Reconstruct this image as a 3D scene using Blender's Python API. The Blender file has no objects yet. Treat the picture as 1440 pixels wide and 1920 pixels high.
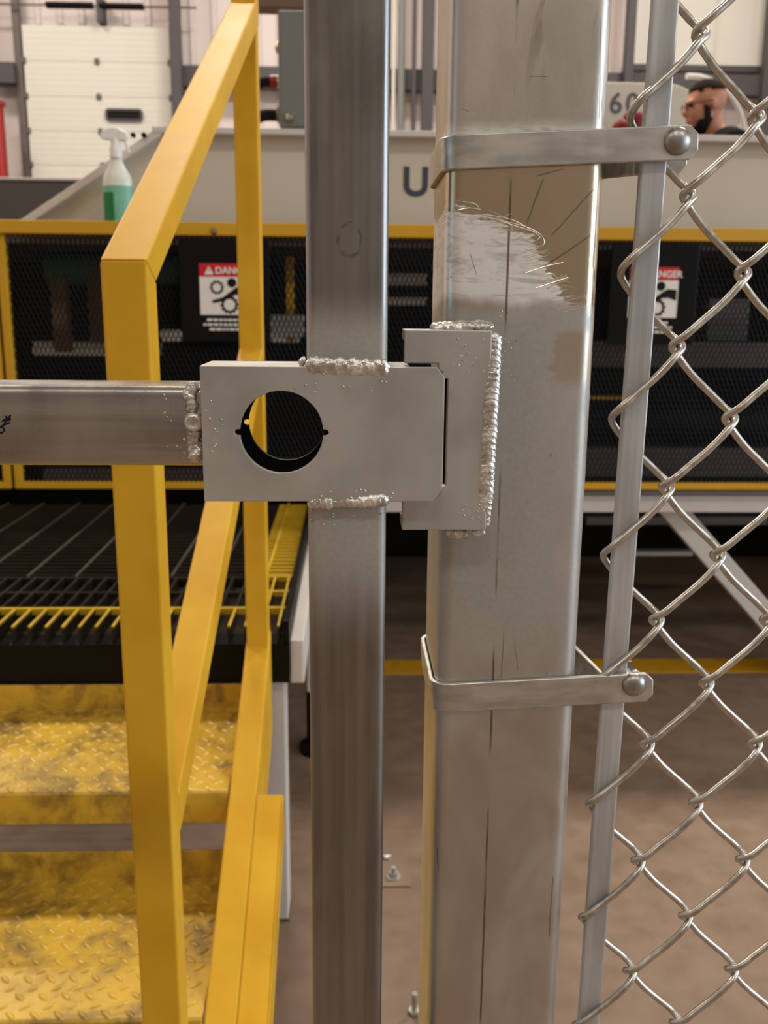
import bpy, bmesh, math, random
from mathutils import Vector, Matrix, noise
from mathutils.geometry import tessellate_polygon

random.seed(7)
R = math.radians
scene = bpy.context.scene
COL = scene.collection

# ------------------------------------------------------------------ camera
EYE = Vector((0.0, 0.0, 1.20))
F = 1750.0                                  # focal length in pixels of a 1440 x 1920 frame
PITCH, YAW, ROLL = R(12.56), R(2.1), R(0.5)
fwd = Vector((math.sin(YAW) * math.cos(PITCH), math.cos(YAW) * math.cos(PITCH), -math.sin(PITCH)))
rt0 = Vector((math.cos(YAW), -math.sin(YAW), 0.0))
up0 = rt0.cross(fwd)
rt = rt0 * math.cos(ROLL) + up0 * math.sin(ROLL)
up = up0 * math.cos(ROLL) - rt0 * math.sin(ROLL)
cd = bpy.data.cameras.new('camera')
cam = bpy.data.objects.new('camera', cd)
COL.objects.link(cam)
m3 = Matrix((rt, up, -fwd)).transposed()
cam.matrix_world = Matrix.Translation(EYE) @ m3.to_4x4()
cd.sensor_width = 36.0
cd.lens = F / 1920.0 * 36.0
cd.clip_start = 0.02
cd.clip_end = 80
cd.dof.use_dof = True
cd.dof.focus_distance = 0.455
cd.dof.aperture_fstop = 17.0
scene.camera = cam

# ------------------------------------------------------------------ world, lights, exposure
w = bpy.data.worlds.new('hall_air')
scene.world = w
w.use_nodes = True
w.node_tree.nodes['Background'].inputs[0].default_value = (1.0, 0.93, 0.85, 1)
w.node_tree.nodes['Background'].inputs[1].default_value = 0.15


def area(name, loc, size, power, col, rot=(0, 0, 0)):
    l = bpy.data.lights.new(name, 'AREA')
    l.shape = 'RECTANGLE'
    l.size, l.size_y = size
    l.energy = power
    l.color = col
    o = bpy.data.objects.new(name, l)
    o.location = loc
    o.rotation_euler = rot
    COL.objects.link(o)
    return o


WARM = (1.0, 0.915, 0.80)
for ly, pw in ((-4.6, 120), (5.4, 300), (10.6, 210)):
    for lx in (-5.4, -0.4, 4.6):
        area('high_bay_light', (lx, ly, 7.55), (1.6, 0.7), pw, WARM)
# daylight from the open loading door to the right of the photographer
area('loading_door_daylight', (8.9, -1.5, 2.55), (4.6, 9.0), 620, (0.74, 0.87, 1.0), (0, R(90), 0))

scene.view_settings.view_transform = 'Standard'
scene.view_settings.look = 'None'
scene.view_settings.exposure = -0.02
scene.view_settings.gamma = 1.0
scene.view_settings.use_curve_mapping = False


def P(px, py, Y):
    """world point on the plane y = Y seen at a pixel of the photograph"""
    d = fwd + rt * ((px - 720.0) / F) + up * ((960.0 - py) / F)
    return EYE + d * (Y / d.y)


def PZ(px, py, Z):
    d = fwd + rt * ((px - 720.0) / F) + up * ((960.0 - py) / F)
    return EYE + d * ((Z - EYE.z) / d.z)


# ------------------------------------------------------------------ mesh helpers
class MB:
    def __init__(self):
        self.v, self.f = [], []

    def add(self, vs, fs):
        n = len(self.v)
        self.v += [tuple(p) for p in vs]
        self.f += [tuple(i + n for i in f) for f in fs]
        return self

    def box(self, x0, x1, y0, y1, z0, z1):
        vs = [(x, y, z) for z in (z0, z1) for y in (y0, y1) for x in (x0, x1)]
        return self.add(vs, [(0, 2, 3, 1), (4, 5, 7, 6), (0, 1, 5, 4), (2, 6, 7, 3), (0, 4, 6, 2), (1, 3, 7, 5)])

    def loft(self, rings, cap=True, closed=True):
        n = len(rings[0])
        vs = [p for r in rings for p in r]
        fs = []
        for k in range(len(rings) - 1):
            for i in range(n if closed else n - 1):
                j = (i + 1) % n
                fs.append((k * n + i, k * n + j, (k + 1) * n + j, (k + 1) * n + i))
        if cap:
            fs.append(tuple(reversed(range(n))))
            fs.append(tuple((len(rings) - 1) * n + i for i in range(n)))
        return self.add(vs, fs)

    def plate(self, outer, holes, y0, y1):
        """outline in (x, z) with holes, between the planes y0 (front) and y1"""
        loops = [outer] + holes
        flat = [p for l in loops for p in l]
        tris = tessellate_polygon([[Vector((p[0], p[1], 0)) for p in l] for l in loops])
        n = len(flat)
        vs = [(p[0], y0, p[1]) for p in flat] + [(p[0], y1, p[1]) for p in flat]
        fs = []
        for t in tris:
            fs.append(tuple(t))
            fs.append(tuple(i + n for i in reversed(t)))
        s = 0
        for l in loops:
            for i in range(len(l)):
                a, b = s + i, s + (i + 1) % len(l)
                fs.append((a, a + n, b + n, b))
            s += len(l)
        return self.add(vs, fs)

    def prism_x(self, poly, x0, x1):
        return self.loft([[(x0, p[0], p[1]) for p in poly], [(x1, p[0], p[1]) for p in poly]])

    def prism_z(self, poly, z0, z1):
        return self.loft([[(p[0], p[1], z0) for p in poly], [(p[0], p[1], z1) for p in poly]])

    def tube(self, path, r, seg=10, cap=True):
        path = [Vector(p) for p in path]
        rings = []
        t0 = (path[1] - path[0]).normalized()
        u = t0.orthogonal().normalized()
        for i, p in enumerate(path):
            a = path[max(i - 1, 0)]
            b = path[min(i + 1, len(path) - 1)]
            t = (b - a).normalized()
            u = (u - t * u.dot(t)).normalized()
            v = t.cross(u)
            rr = r[i] if isinstance(r, (list, tuple)) else r
            rings.append([p + (u * math.cos(2 * math.pi * k / seg) + v * math.sin(2 * math.pi * k / seg)) * rr for k in range(seg)])
        return self.loft(rings, cap)

    def bar(self, a, b, wd, th, side=Vector((1, 0, 0))):
        """rectangular bar from a to b, wd across 'side', th the other way"""
        a, b = Vector(a), Vector(b)
        t = (b - a).normalized()
        s = (side - t * side.dot(t)).normalized()
        n = t.cross(s)
        r = lambda c: [c + s * (wd / 2 * i) + n * (th / 2 * j) for i, j in ((-1, -1), (1, -1), (1, 1), (-1, 1))]
        return self.loft([r(a), r(b)])

    def lathe(self, prof, base, axis='z', seg=20, cap=True):
        rings = []
        for r, h in prof:
            ring = []
            for k in range(seg):
                a = 2 * math.pi * k / seg
                c, s = r * math.cos(a), r * math.sin(a)
                q = {'z': (c, s, h), 'y': (c, h, s), 'x': (h, c, s)}[axis]
                ring.append(Vector(base) + Vector(q))
            rings.append(ring)
        return self.loft(rings, cap)

    def ellipsoid(self, c, rad, seg=20, rings=12, rot=None):
        vs, fs = [], []
        for i in range(rings + 1):
            th = math.pi * i / rings
            for k in range(seg):
                a = 2 * math.pi * k / seg
                q = Vector((rad[0] * math.sin(th) * math.cos(a), rad[1] * math.sin(th) * math.sin(a), rad[2] * math.cos(th)))
                if rot:
                    q = rot @ q
                vs.append(Vector(c) + q)
        for i in range(rings):
            for k in range(seg):
                j = (k + 1) % seg
                fs.append((i * seg + k, (i + 1) * seg + k, (i + 1) * seg + j, i * seg + j))
        return self.add(vs, fs)

    def mesh(self, name, mat=None, smooth=None):
        me = bpy.data.meshes.new(name)
        me.from_pydata(self.v, [], self.f)
        bm = bmesh.new()
        bm.from_mesh(me)
        bmesh.ops.remove_doubles(bm, verts=bm.verts, dist=1e-6)
        bmesh.ops.recalc_face_normals(bm, faces=bm.faces)
        bm.to_mesh(me)
        bm.free()
        if mat:
            me.materials.append(mat)
        if smooth:
            me.shade_smooth()
            me.set_sharp_from_angle(angle=R(smooth))
        return me

    def build(self, name, mat, parent=None, smooth=None, bevel=0, seg=2, loc=None):
        me = self.mesh(name, mat, smooth)
        return link(name, me, parent, bevel, seg, loc)


def link(name, me, parent=None, bevel=0, seg=2, loc=None):
    o = bpy.data.objects.new(name, me)
    COL.objects.link(o)
    if loc is not None:
        o.location = loc
    if parent:
        o.parent = parent
        o.matrix_parent_inverse = Matrix.Translation(-wloc(parent))
    if bevel:
        b = o.modifiers.new('edge', 'BEVEL')
        b.width = bevel
        b.segments = seg
        b.limit_method = 'ANGLE'
        b.angle_limit = R(40)
        b.harden_normals = False
    return o


def wloc(o):
    v = Vector(o.location)
    if o.parent:
        v = v + wloc(o.parent) + o.matrix_parent_inverse.translation
    return v


def tag(o, label=None, cat=None, group=None, kind=None):
    for k, v in (('label', label), ('category', cat), ('group', group), ('kind', kind)):
        if v:
            o[k] = v
    return o


def thing(name, loc, label, cat, group=None):
    o = bpy.data.objects.new(name, None)
    o.empty_display_size = 0.05
    o.location = loc
    COL.objects.link(o)
    return tag(o, label, cat, group)


def rrect(x0, x1, y0, y1, r, n=5):
    pts = []
    for cx, cy, a0 in ((x1 - r, y1 - r, 0), (x0 + r, y1 - r, 90), (x0 + r, y0 + r, 180), (x1 - r, y0 + r, 270)):
        for k in range(n + 1):
            a = R(a0 + 90.0 * k / n)
            pts.append((cx + r * math.cos(a), cy + r * math.sin(a)))
    return pts


def catmull(pts, n=6):
    pts = [Vector(p) for p in pts]
    out = []
    for i in range(len(pts) - 1):
        p0, p1, p2, p3 = pts[max(i - 1, 0)], pts[i], pts[i + 1], pts[min(i + 2, len(pts) - 1)]
        for k in range(n):
            t = k / n
            out.append(0.5 * ((2 * p1) + (p2 - p0) * t + (2 * p0 - 5 * p1 + 4 * p2 - p3) * t * t + (3 * p1 - p0 - 3 * p2 + p3) * t ** 3))
    out.append(pts[-1])
    return out


# ------------------------------------------------------------------ materials
class NT:
    def __init__(self, name):
        self.m = bpy.data.materials.new(name)
        self.m.use_nodes = True
        self.t = self.m.node_tree
        self.b = self.t.nodes['Principled BSDF']
        self._pos = None

    def n(self, typ, **kw):
        nd = self.t.nodes.new(typ)
        for k, v in kw.items():
            if isinstance(k, str) and hasattr(nd, k):
                setattr(nd, k, v)
        return nd

    def l(self, a, b):
        self.t.links.new(a, b)

    def put(self, sock, v):
        if hasattr(v, 'links'):
            self.l(v, sock)
        else:
            sock.default_value = v

    def pos(self):
        if not self._pos:
            self._pos = self.n('ShaderNodeNewGeometry').outputs['Position']
        return self._pos

    def xyz(self):
        s = self.n('ShaderNodeSeparateXYZ')
        self.l(self.pos(), s.inputs[0])
        return s.outputs[0], s.outputs[1], s.outputs[2]

    def obj(self):
        return self.n('ShaderNodeTexCoord').outputs['Object']

    def mapped(self, scale, vec=None):
        mp = self.n('ShaderNodeMapping')
        self.l(vec or self.pos(), mp.inputs[0])
        mp.inputs['Scale'].default_value = scale
        return mp.outputs[0]

    def noise(self, scale, detail=4, rough=0.55, stretch=(1, 1, 1), dist=0.0, vec=None):
        nd = self.n('ShaderNodeTexNoise')
        self.l(self.mapped(stretch, vec), nd.inputs['Vector'])
        nd.inputs['Scale'].default_value = scale
        nd.inputs['Detail'].default_value = detail
        nd.inputs['Roughness'].default_value = rough
        nd.inputs['Distortion'].default_value = dist
        return nd.outputs[0]

    def ramp(self, v, a, b, lo=0.0, hi=1.0, smooth=True):
        nd = self.n('ShaderNodeMapRange')
        if smooth:
            nd.interpolation_type = 'SMOOTHSTEP'
        self.put(nd.inputs[0], v)
        for i, q in zip((1, 2, 3, 4), (a, b, lo, hi)):
            nd.inputs[i].default_value = q
        return nd.outputs[0]

    def math(self, op, a, b=0.0, c=0.0):
        nd = self.n('ShaderNodeMath')
        nd.operation = op
        self.put(nd.inputs[0], a)
        self.put(nd.inputs[1], b)
        self.put(nd.inputs[2], c)
        return nd.outputs[0]

    def mix(self, f, a, b):
        nd = self.n('ShaderNodeMix')
        nd.data_type = 'RGBA'
        self.put(nd.inputs[0], f)
        self.put(nd.inputs[6], (*a, 1) if isinstance(a, tuple) and len(a) == 3 else a)
        self.put(nd.inputs[7], (*b, 1) if isinstance(b, tuple) and len(b) == 3 else b)
        return nd.outputs[2]

    def fmix(self, f, a, b):
        nd = self.n('ShaderNodeMix')
        self.put(nd.inputs[0], f)
        self.put(nd.inputs[2], a)
        self.put(nd.inputs[3], b)
        return nd.outputs[0]

    def bump(self, h, strength=0.3, dist=0.001):
        nd = self.n('ShaderNodeBump')
        self.l(h, nd.inputs['Height'])
        nd.inputs['Strength'].default_value = strength
        nd.inputs['Distance'].default_value = dist
        self.l(nd.outputs[0], self.b.inputs['Normal'])
        return self

    def set(self, col=None, rough=None, metal=None, spec=None):
        if col is not None:
            self.put(self.b.inputs['Base Color'], (*col, 1) if isinstance(col, tuple) and len(col) == 3 else col)
        if rough is not None:
            self.put(self.b.inputs['Roughness'], rough)
        if metal is not None:
            self.put(self.b.inputs['Metallic'], metal)
        if spec is not None:
            self.b.inputs['Specular IOR Level'].default_value = spec
        return self


def dull(m, v=0.15):
    m.node_tree.nodes['Principled BSDF'].inputs['Specular IOR Level'].default_value = v


def s2l(r, g, b):
    f = lambda c: (c / 255) / 12.92 if c / 255 <= 0.04045 else ((c / 255 + 0.055) / 1.055) ** 2.4
    return (f(r), f(g), f(b))


def plain(name, rgb, rough=0.6, metal=0.0, var=0.08, scale=6.0, bump=0.0, bscale=60.0):
    t = NT(name)
    c = s2l(*rgb)
    n = t.noise(scale, 5)
    t.set(t.mix(n, tuple(max(0, k * (1 - var)) for k in c), tuple(min(1, k * (1 + var)) for k in c)), t.ramp(n, 0.3, 0.7, rough * 0.85, min(1, rough * 1.1)), metal)
    if bump:
        t.bump(t.noise(bscale, 3), bump)
    return t.m


M = {}
M['yellow'] = None
t = NT('yellow_paint')
n1 = t.noise(9, 4)
n2 = t.noise(70, 3)
t.set(t.mix(t.ramp(n1, 0.3, 0.7), s2l(208, 156, 34), s2l(220, 171, 44)), t.ramp(n1, 0.2, 0.8, 0.42, 0.52), 0.0, 0.22)
t.bump(n2, 0.12, 0.0012)
M['yellow'] = t.m

# worn yellow tread plate: paint rubbed down to dark steel in trodden patches
t = NT('worn_yellow_tread')
nb = t.noise(11, 6, 0.65, dist=0.6)
nf = t.noise(45, 4, 0.65)
wear = t.ramp(t.math('ADD', nb, t.math('MULTIPLY', nf, 0.35)), 0.58, 0.90)
t.set(t.mix(wear, t.mix(nf, s2l(186, 146, 34), s2l(216, 178, 62)), s2l(118, 94, 50)), t.fmix(wear, 0.30, 0.42), t.fmix(wear, 0.0, 0.35))
M['tread'] = t.m

M['yellow_guard'] = plain('guard_yellow_paint', (205, 155, 30), 0.42, var=0.10)
M['yellow_dirty'] = plain('grating_yellow_paint', (196, 160, 30), 0.5, var=0.35, scale=25)
M['grating'] = plain('black_grating_steel', (40, 33, 27), 0.5, 0.2, 0.3, 20)
M['box_shade'] = plain('lock_box_shade', (26, 27, 31), 0.6, var=0.2)  # near-black that paints the shade inside the lock box
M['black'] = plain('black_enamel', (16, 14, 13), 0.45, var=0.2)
M['mesh_black'] = plain('black_expanded_metal', (15, 14, 13), 0.6, 0.0, 0.2)
M['beige'] = plain('beige_machine_paint', (204, 192, 172), 0.5, var=0.05)
M['offwhite'] = plain('off_white_machine_paint', (205, 198, 190), 0.5, var=0.06)
M['panel_grey'] = plain('grey_enclosure_paint', (112, 116, 110), 0.5, var=0.05)
M['door_white'] = plain('white_door_skin', (208, 205, 196), 0.5, var=0.03)
M['dark_steel'] = plain('dark_weathered_steel', (96, 88, 84), 0.55, 0.3, 0.2, 4)
M['girt'] = plain('dark_grey_primer_steel', (70, 66, 68), 0.6, var=0.15)
M['red'] = plain('red_paint', (150, 28, 24), 0.4, var=0.15)
M['darkred'] = plain('dark_red_plastic', (110, 28, 30), 0.45)
M['rubber'] = plain('black_rubber', (18, 17, 17), 0.7)
M['white_plastic'] = plain('white_plastic', (238, 236, 232), 0.35, var=0.02)
M['brass'] = plain('nickel_plated_brass', (190, 178, 150), 0.3, 0.9, 0.1, 20)
M['brown_steel'] = plain('brown_primed_steel', (110, 84, 62), 0.6, var=0.15)
M['sign_white'] = plain('sign_white', (236, 230, 222), 0.5, var=0.02)
M['sign_red'] = plain('sign_red', (196, 26, 30), 0.5, var=0.04)
M['ink'] = plain('black_ink', (24, 22, 24), 0.6)
M['blue_ink'] = plain('dark_blue_lettering', (58, 62, 76), 0.6)
M['grey_ink'] = plain('grey_lettering', (86, 84, 84), 0.6)
for k in ('black', 'mesh_black', 'rubber', 'grating', 'box_shade', 'ink', 'darkred'):
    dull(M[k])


def steel(name, base, streak=(1, 1, 0.03), rough=(0.30, 0.46), met=1.0, paint=None):
    """raw tube steel: streaks along the length, faint stains; 'paint' -> function giving a mask of silver spray paint"""
    t = NT(name)
    st = t.noise(170, 3, 0.5, streak)
    bl = t.noise(22, 5, 0.6, (1, 1, 0.45), 0.5)
    fine = t.noise(420, 2)
    a = tuple(k * 0.80 for k in base)
    b = tuple(min(1, k * 1.16) for k in base)
    col = t.mix(t.ramp(t.math('ADD', t.math('MULTIPLY', st, 0.6), t.math('MULTIPLY', bl, 0.4)), 0.36, 0.64), a, b)
    rg = t.ramp(bl, 0.3, 0.7, *rough)
    if paint:
        mk = paint(t, bl, fine)
        silver = t.mix(fine, s2l(158, 156, 150), s2l(182, 180, 174))
        col = t.mix(mk, col, silver)
        rg = t.fmix(mk, rg, 0.5)
        met = t.fmix(mk, 1.0, 0.55)
    t.set(col, rg, met)
    t.bump(fine, 0.10, 0.0004)
    return t


def band_mask(z0, z1, z2, z3):
    def f(t, bl, fine):
        z = t.xyz()[2]
        zz = t.math('ADD', z, t.math('MULTIPLY', t.math('SUBTRACT', bl, 0.5), 0.02))
        return t.math('MULTIPLY', t.ramp(zz, z0, z1), t.ramp(zz, z2, z3, 1.0, 0.0))
    return f


zt = lambda py, Y=0.443: P(655, py, Y).z
ts_ = steel('gate_tube_steel', (0.27, 0.264, 0.26), rough=(0.24, 0.38), paint=band_mask(zt(1240), zt(1010), zt(640), zt(530)))
sx_, sy_, sz_ = ts_.xyz()
rc = P(655, 450, 0.443)
dx_ = ts_.math('DIVIDE', ts_.math('SUBTRACT', sx_, rc.x), 0.0052)
dz_ = ts_.math('DIVIDE', ts_.math('SUBTRACT', sz_, rc.z), 0.0072)
rad_ = ts_.math('ADD', ts_.math('SQRT', ts_.math('ADD', ts_.math('MULTIPLY', dx_, dx_), ts_.math('MULTIPLY', dz_, dz_))), ts_.math('MULTIPLY', ts_.noise(500, 3), 0.3))
ringm = ts_.math('MULTIPLY', ts_.ramp(ts_.math('ABSOLUTE', ts_.math('SUBTRACT', rad_, 1.15)), 0.02, 0.20, 1.0, 0.0), ts_.ramp(ts_.noise(300, 3), 0.35, 0.6))
old = ts_.b.inputs['Base Color'].links[0].from_socket
ts_.set(ts_.mix(ts_.math('MULTIPLY', ringm, 0.6), old, (0.10, 0.09, 0.085)))
M['stile'] = ts_.m
M['rail'] = steel('gate_rail_steel', (0.42, 0.408, 0.395), streak=(0.03, 1, 1), rough=(0.24, 0.38)).m
t = NT('silver_spray_paint')
n1 = t.noise(26, 5)
n2 = t.noise(500, 2)
t.set(t.mix(t.ramp(n1, 0.3, 0.7), s2l(166, 164, 158), s2l(184, 182, 176)), t.ramp(n1, 0.3, 0.7, 0.42, 0.52), 0.6)
t.bump(n2, 0.12, 0.0003)
M['silver'] = t.m
t = NT('weld_metal')
n1 = t.noise(160, 4, 0.6)
n2 = t.noise(520, 3, 0.6)
t.set(t.mix(t.ramp(n1, 0.35, 0.7), (0.48, 0.46, 0.42), (0.88, 0.87, 0.85)), t.ramp(n1, 0.3, 0.7, 0.20, 0.40), 0.85)
t.bump(t.math('ADD', n1, n2), 0.5, 0.0012)
M['weld'] = t.m
M['galv'] = steel('galvanised_band_steel', (0.53, 0.52, 0.49), streak=(0.3, 1, 1), rough=(0.30, 0.48), met=0.8).m
M['bar'] = steel('galvanised_bar_steel', (0.50, 0.51, 0.52), rough=(0.38, 0.52), met=0.55).m
t = NT('galvanised_wire')
n1 = t.noise(260, 4)
t.set(t.mix(t.ramp(n1, 0.3, 0.7), (0.48, 0.46, 0.42), (0.60, 0.58, 0.53)), t.ramp(n1, 0.3, 0.7, 0.26, 0.42), 1.0)
t.bump(n1, 0.12, 0.0004)
M['wire'] = t.m
M['bolt'] = steel('bolt_steel', (0.36, 0.35, 0.33), streak=(1, 1, 1), rough=(0.28, 0.4)).m

# main post: galvanised, brown patina plus painted-in brown reflection, ground bright near the top and sprayed silver round the strike
YP = 0.466
XPR = P(1141, 250, YP).x
XPL = XPR - 0.0762
t = NT('gate_post_steel')
x, y, z = t.xyz()
bl = t.noise(20, 5, 0.6, (1, 1, 0.5), 0.6)
big = t.noise(9, 3)
fine = t.noise(420, 2)
scr = t.noise(60, 4, 0.7, (0.55, 1, 2.6), 1.2)
base = t.mix(t.ramp(bl, 0.35, 0.66), (0.50, 0.48, 0.445), (0.60, 0.585, 0.555))
zp = lambda py: P(960, py, YP).z
xp = lambda px: P(px, 500, YP).x
# brown smooth patch, part patina, part painted reflection: below the upper band, above a ragged diagonal
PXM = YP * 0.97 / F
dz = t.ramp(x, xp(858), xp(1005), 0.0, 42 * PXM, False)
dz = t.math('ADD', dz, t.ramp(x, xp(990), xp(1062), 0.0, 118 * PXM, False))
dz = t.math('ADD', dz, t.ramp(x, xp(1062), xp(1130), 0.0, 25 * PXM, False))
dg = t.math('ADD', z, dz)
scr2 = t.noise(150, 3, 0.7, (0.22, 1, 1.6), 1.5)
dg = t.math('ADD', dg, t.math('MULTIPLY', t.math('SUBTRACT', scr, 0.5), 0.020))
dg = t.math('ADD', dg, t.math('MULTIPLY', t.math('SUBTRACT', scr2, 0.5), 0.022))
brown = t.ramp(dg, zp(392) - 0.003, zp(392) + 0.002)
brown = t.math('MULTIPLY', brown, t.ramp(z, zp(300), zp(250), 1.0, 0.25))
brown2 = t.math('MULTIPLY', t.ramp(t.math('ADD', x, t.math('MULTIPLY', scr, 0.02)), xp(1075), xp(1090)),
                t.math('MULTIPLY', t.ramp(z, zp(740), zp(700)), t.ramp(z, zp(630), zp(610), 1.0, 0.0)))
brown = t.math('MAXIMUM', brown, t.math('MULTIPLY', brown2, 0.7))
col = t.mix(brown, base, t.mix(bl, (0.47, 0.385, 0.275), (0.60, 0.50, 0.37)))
# bright brushed ground patch just under the diagonal
gr = t.math('MULTIPLY', t.ramp(dg, zp(400), zp(396), 1.0, 0.0), t.ramp(t.math('ADD', z, t.math('MULTIPLY', bl, 0.02)), zp(575) + 0.008, zp(545) + 0.008))
gr2 = t.math('MULTIPLY', t.ramp(t.math('ADD', z, t.math('MULTIPLY', bl, 0.02)), zp(175), zp(215), 0.0, 1.0), t.ramp(z, zp(262), zp(255), 0.0, 1.0))
gr = t.math('MAXIMUM', gr, gr2)
col = t.mix(t.math('MULTIPLY', gr, t.ramp(scr, 0.30, 0.52)), col, (0.86, 0.86, 0.85))
# silver spray around the strike
pn = t.math('ADD', z, t.math('MULTIPLY', t.math('SUBTRACT', big, 0.5), 0.05))
pm = t.math('MULTIPLY', t.ramp(pn, zp(600), zp(560), 1.0, 0.0), t.ramp(pn, zp(1330), zp(1150)))
pm = t.math('MULTIPLY', pm, t.ramp(t.math('ADD', x, t.math('MULTIPLY', big, 0.03)), xp(1000) + 0.015, xp(1110) + 0.015, 1.0, 0.45))
pm = t.math('MULTIPLY', pm, t.math('SUBTRACT', 1.0, brown))
col = t.mix(pm, col, t.mix(fine, s2l(160, 158, 151), s2l(182, 180, 174)))
# drips at the upper right, lengthwise roll line, dark scratches
drip = t.noise(48, 4, 0.6, (1, 1, 0.22), 0.9)
dm = t.math('MULTIPLY', t.ramp(drip, 0.54, 0.60), t.math('MULTIPLY', t.ramp(z, zp(200), zp(60)), t.ramp(x, xp(920), xp(980))))
col = t.mix(t.math('MULTIPLY', dm, 0.55), col, (0.32, 0.28, 0.23))
ln = t.math('ABSOLUTE', t.math('SUBTRACT', x, xp(952)))
col = t.mix(t.math('MULTIPLY', t.ramp(ln, 0.0003, 0.0008, 1.0, 0.0), t.ramp(t.noise(14, 3, stretch=(0.1, 0.1, 1)), 0.40, 0.52)), col, (0.20, 0.165, 0.12))
col = t.mix(t.math('MULTIPLY', t.ramp(t.noise(90, 3, 0.6, (1, 1, 0.5)), 0.70, 0.76), 0.35), col, (0.16, 0.13, 0.10))
def scratch(x0, y0, x1, y1, wd):
    a_, b_ = P(x0, y0, YP), P(x1, y1, YP)
    ux, uz = b_.x - a_.x, b_.z - a_.z
    L_ = math.hypot(ux, uz)
    ux, uz = ux / L_, uz / L_
    rx_, rz_ = t.math('SUBTRACT', x, a_.x), t.math('SUBTRACT', z, a_.z)
    al = t.math('ADD', t.math('MULTIPLY', rx_, ux), t.math('MULTIPLY', rz_, uz))
    ac = t.math('ADD', t.math('SUBTRACT', t.math('MULTIPLY', rx_, uz), t.math('MULTIPLY', rz_, ux)), t.math('MULTIPLY', t.math('SUBTRACT', bl, 0.5), 0.004))
    return t.math('MULTIPLY', t.ramp(t.math('ABSOLUTE', ac), wd * 0.4, wd, 1.0, 0.0), t.math('MULTIPLY', t.ramp(al, 0, 0.003), t.ramp(al, L_ - 0.003, L_, 1.0, 0.0)))


sm_ = None
for q_ in ((1022, 330, 986, 424, 0.0006), (1118, 352, 1030, 446, 0.0005), (1112, 440, 1012, 505, 0.0006), (986, 144, 1034, 143, 0.0003), (862, 205, 884, 212, 0.0003),
           (945, 1180, 940, 1275, 0.0004), (965, 1200, 972, 1262, 0.0003), (1000, 330, 1060, 316, 0.0005), (820, 1590, 822, 1640, 0.0005), (1036, 1640, 1030, 1760, 0.0005),
           (1128, 30, 1124, 230, 0.0004), (880, 470, 895, 520, 0.0004)):
    k_ = scratch(*q_)
    sm_ = k_ if sm_ is None else t.math('MAXIMUM', sm_, k_)
col = t.mix(t.math('MULTIPLY', sm_, 0.62), col, (0.17, 0.125, 0.08))
t.set(col, t.fmix(pm, t.fmix(brown, t.ramp(bl, 0.3, 0.7, 0.36, 0.5), 0.26), 0.5), t.fmix(pm, t.fmix(gr, 1.0, 0.45), 0.6))
t.bump(t.math('ADD', fine, t.math('MULTIPLY', scr, t.math('MULTIPLY', gr, 3.0))), 0.10, 0.0005)
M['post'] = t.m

# concrete floor
t = NT('worn_concrete')
n1 = t.noise(1.3, 6, 0.6)
n2 = t.noise(14, 5, 0.6)
n3 = t.noise(90, 2)
c = t.mix(t.ramp(t.math('ADD', t.math('MULTIPLY', n1, 0.6), t.math('MULTIPLY', n2, 0.4)), 0.35, 0.68), s2l(124, 102, 84), s2l(144, 120, 99))
c = t.mix(t.ramp(n3, 0.72, 0.78, 0.0, 0.5), c, s2l(70, 56, 46))
t.set(c, t.ramp(n2, 0.3, 0.7, 0.38, 0.6), 0.0)
t.bump(n2, 0.08, 0.003)
M['floor'] = t.m
M['wall'] = plain('white_wall_siding', (212, 200, 196), 0.6, var=0.03, scale=2)
M['wall_lower'] = plain('painted_block_wall', (150, 140, 130), 0.7, var=0.08, scale=3)
M['ceiling'] = plain('white_roof_deck', (215, 210, 202), 0.7, var=0.04, scale=2)
M['line_yellow'] = plain('floor_line_paint', (206, 150, 24), 0.5, var=0.2, scale=30)

# ------------------------------------------------------------------ the hall
XW0, XW1, YW0, YW1, ZC = -9.0, 9.0, -7.0, 14.2, 8.0


def struct(name, mb, mat, **k):
    return tag(mb.build(name, mat, **k), kind='structure')


struct('floor', MB().box(XW0, XW1, YW0, YW1, -0.1, 0.0), M['floor'])
struct('ceiling', MB().box(XW0, XW1, YW0, YW1, ZC, ZC + 0.1), M['ceiling'])
struct('wall_left', MB().box(XW0 - 0.1, XW0, YW0, YW1, 0, ZC), M['wall'])
struct('wall_near', MB().box(XW0, XW1, YW0 - 0.1, YW0, 0, ZC), M['wall_lower'])
wr = MB()
wr.box(XW1, XW1 + 0.1, YW0, -6.1, 0, ZC).box(XW1, XW1 + 0.1, 3.1, YW1, 0, ZC).box(XW1, XW1 + 0.1, -6.1, 3.1, 4.9, ZC).box(XW1, XW1 + 0.1, -6.1, 3.1, 0, 0.2)
struct('wall_right', wr, M['wall'])
# ribbed metal siding on the far wall
sid = MB()
prof = []
xx = XW0
while xx < XW1:
    prof += [(xx, 0.0), (xx + 0.16, 0.0), (xx + 0.18, -0.035), (xx + 0.24, -0.035), (xx + 0.26, 0.0)]
    xx += 0.30
prof += [(XW1, 0.0), (XW1, 0.10), (XW0, 0.10)]
sid.prism_z([(p[0], YW1 - 0.06 + p[1]) for p in prof], 0, ZC)
struct('wall_back', sid, M['wall'])
YB = YW1 - 0.12                                         # front of wall-mounted things
la, lb = PZ(300, 1255, 0.002), PZ(1500, 1262, 0.002)
struct('trim_1', MB().box(-4, 5, la.y - 0.05, la.y + 0.07, 0.0, 0.003), M['line_yellow'])

# dark steel girts and columns in front of the far wall
def pix_box(mb, x0, y0, x1, y1, Y, depth):
    a, b = P(x0, y0, Y), P(x1, y1, Y)
    return mb.box(a.x, b.x, Y, Y + depth, b.z, a.z)


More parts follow.
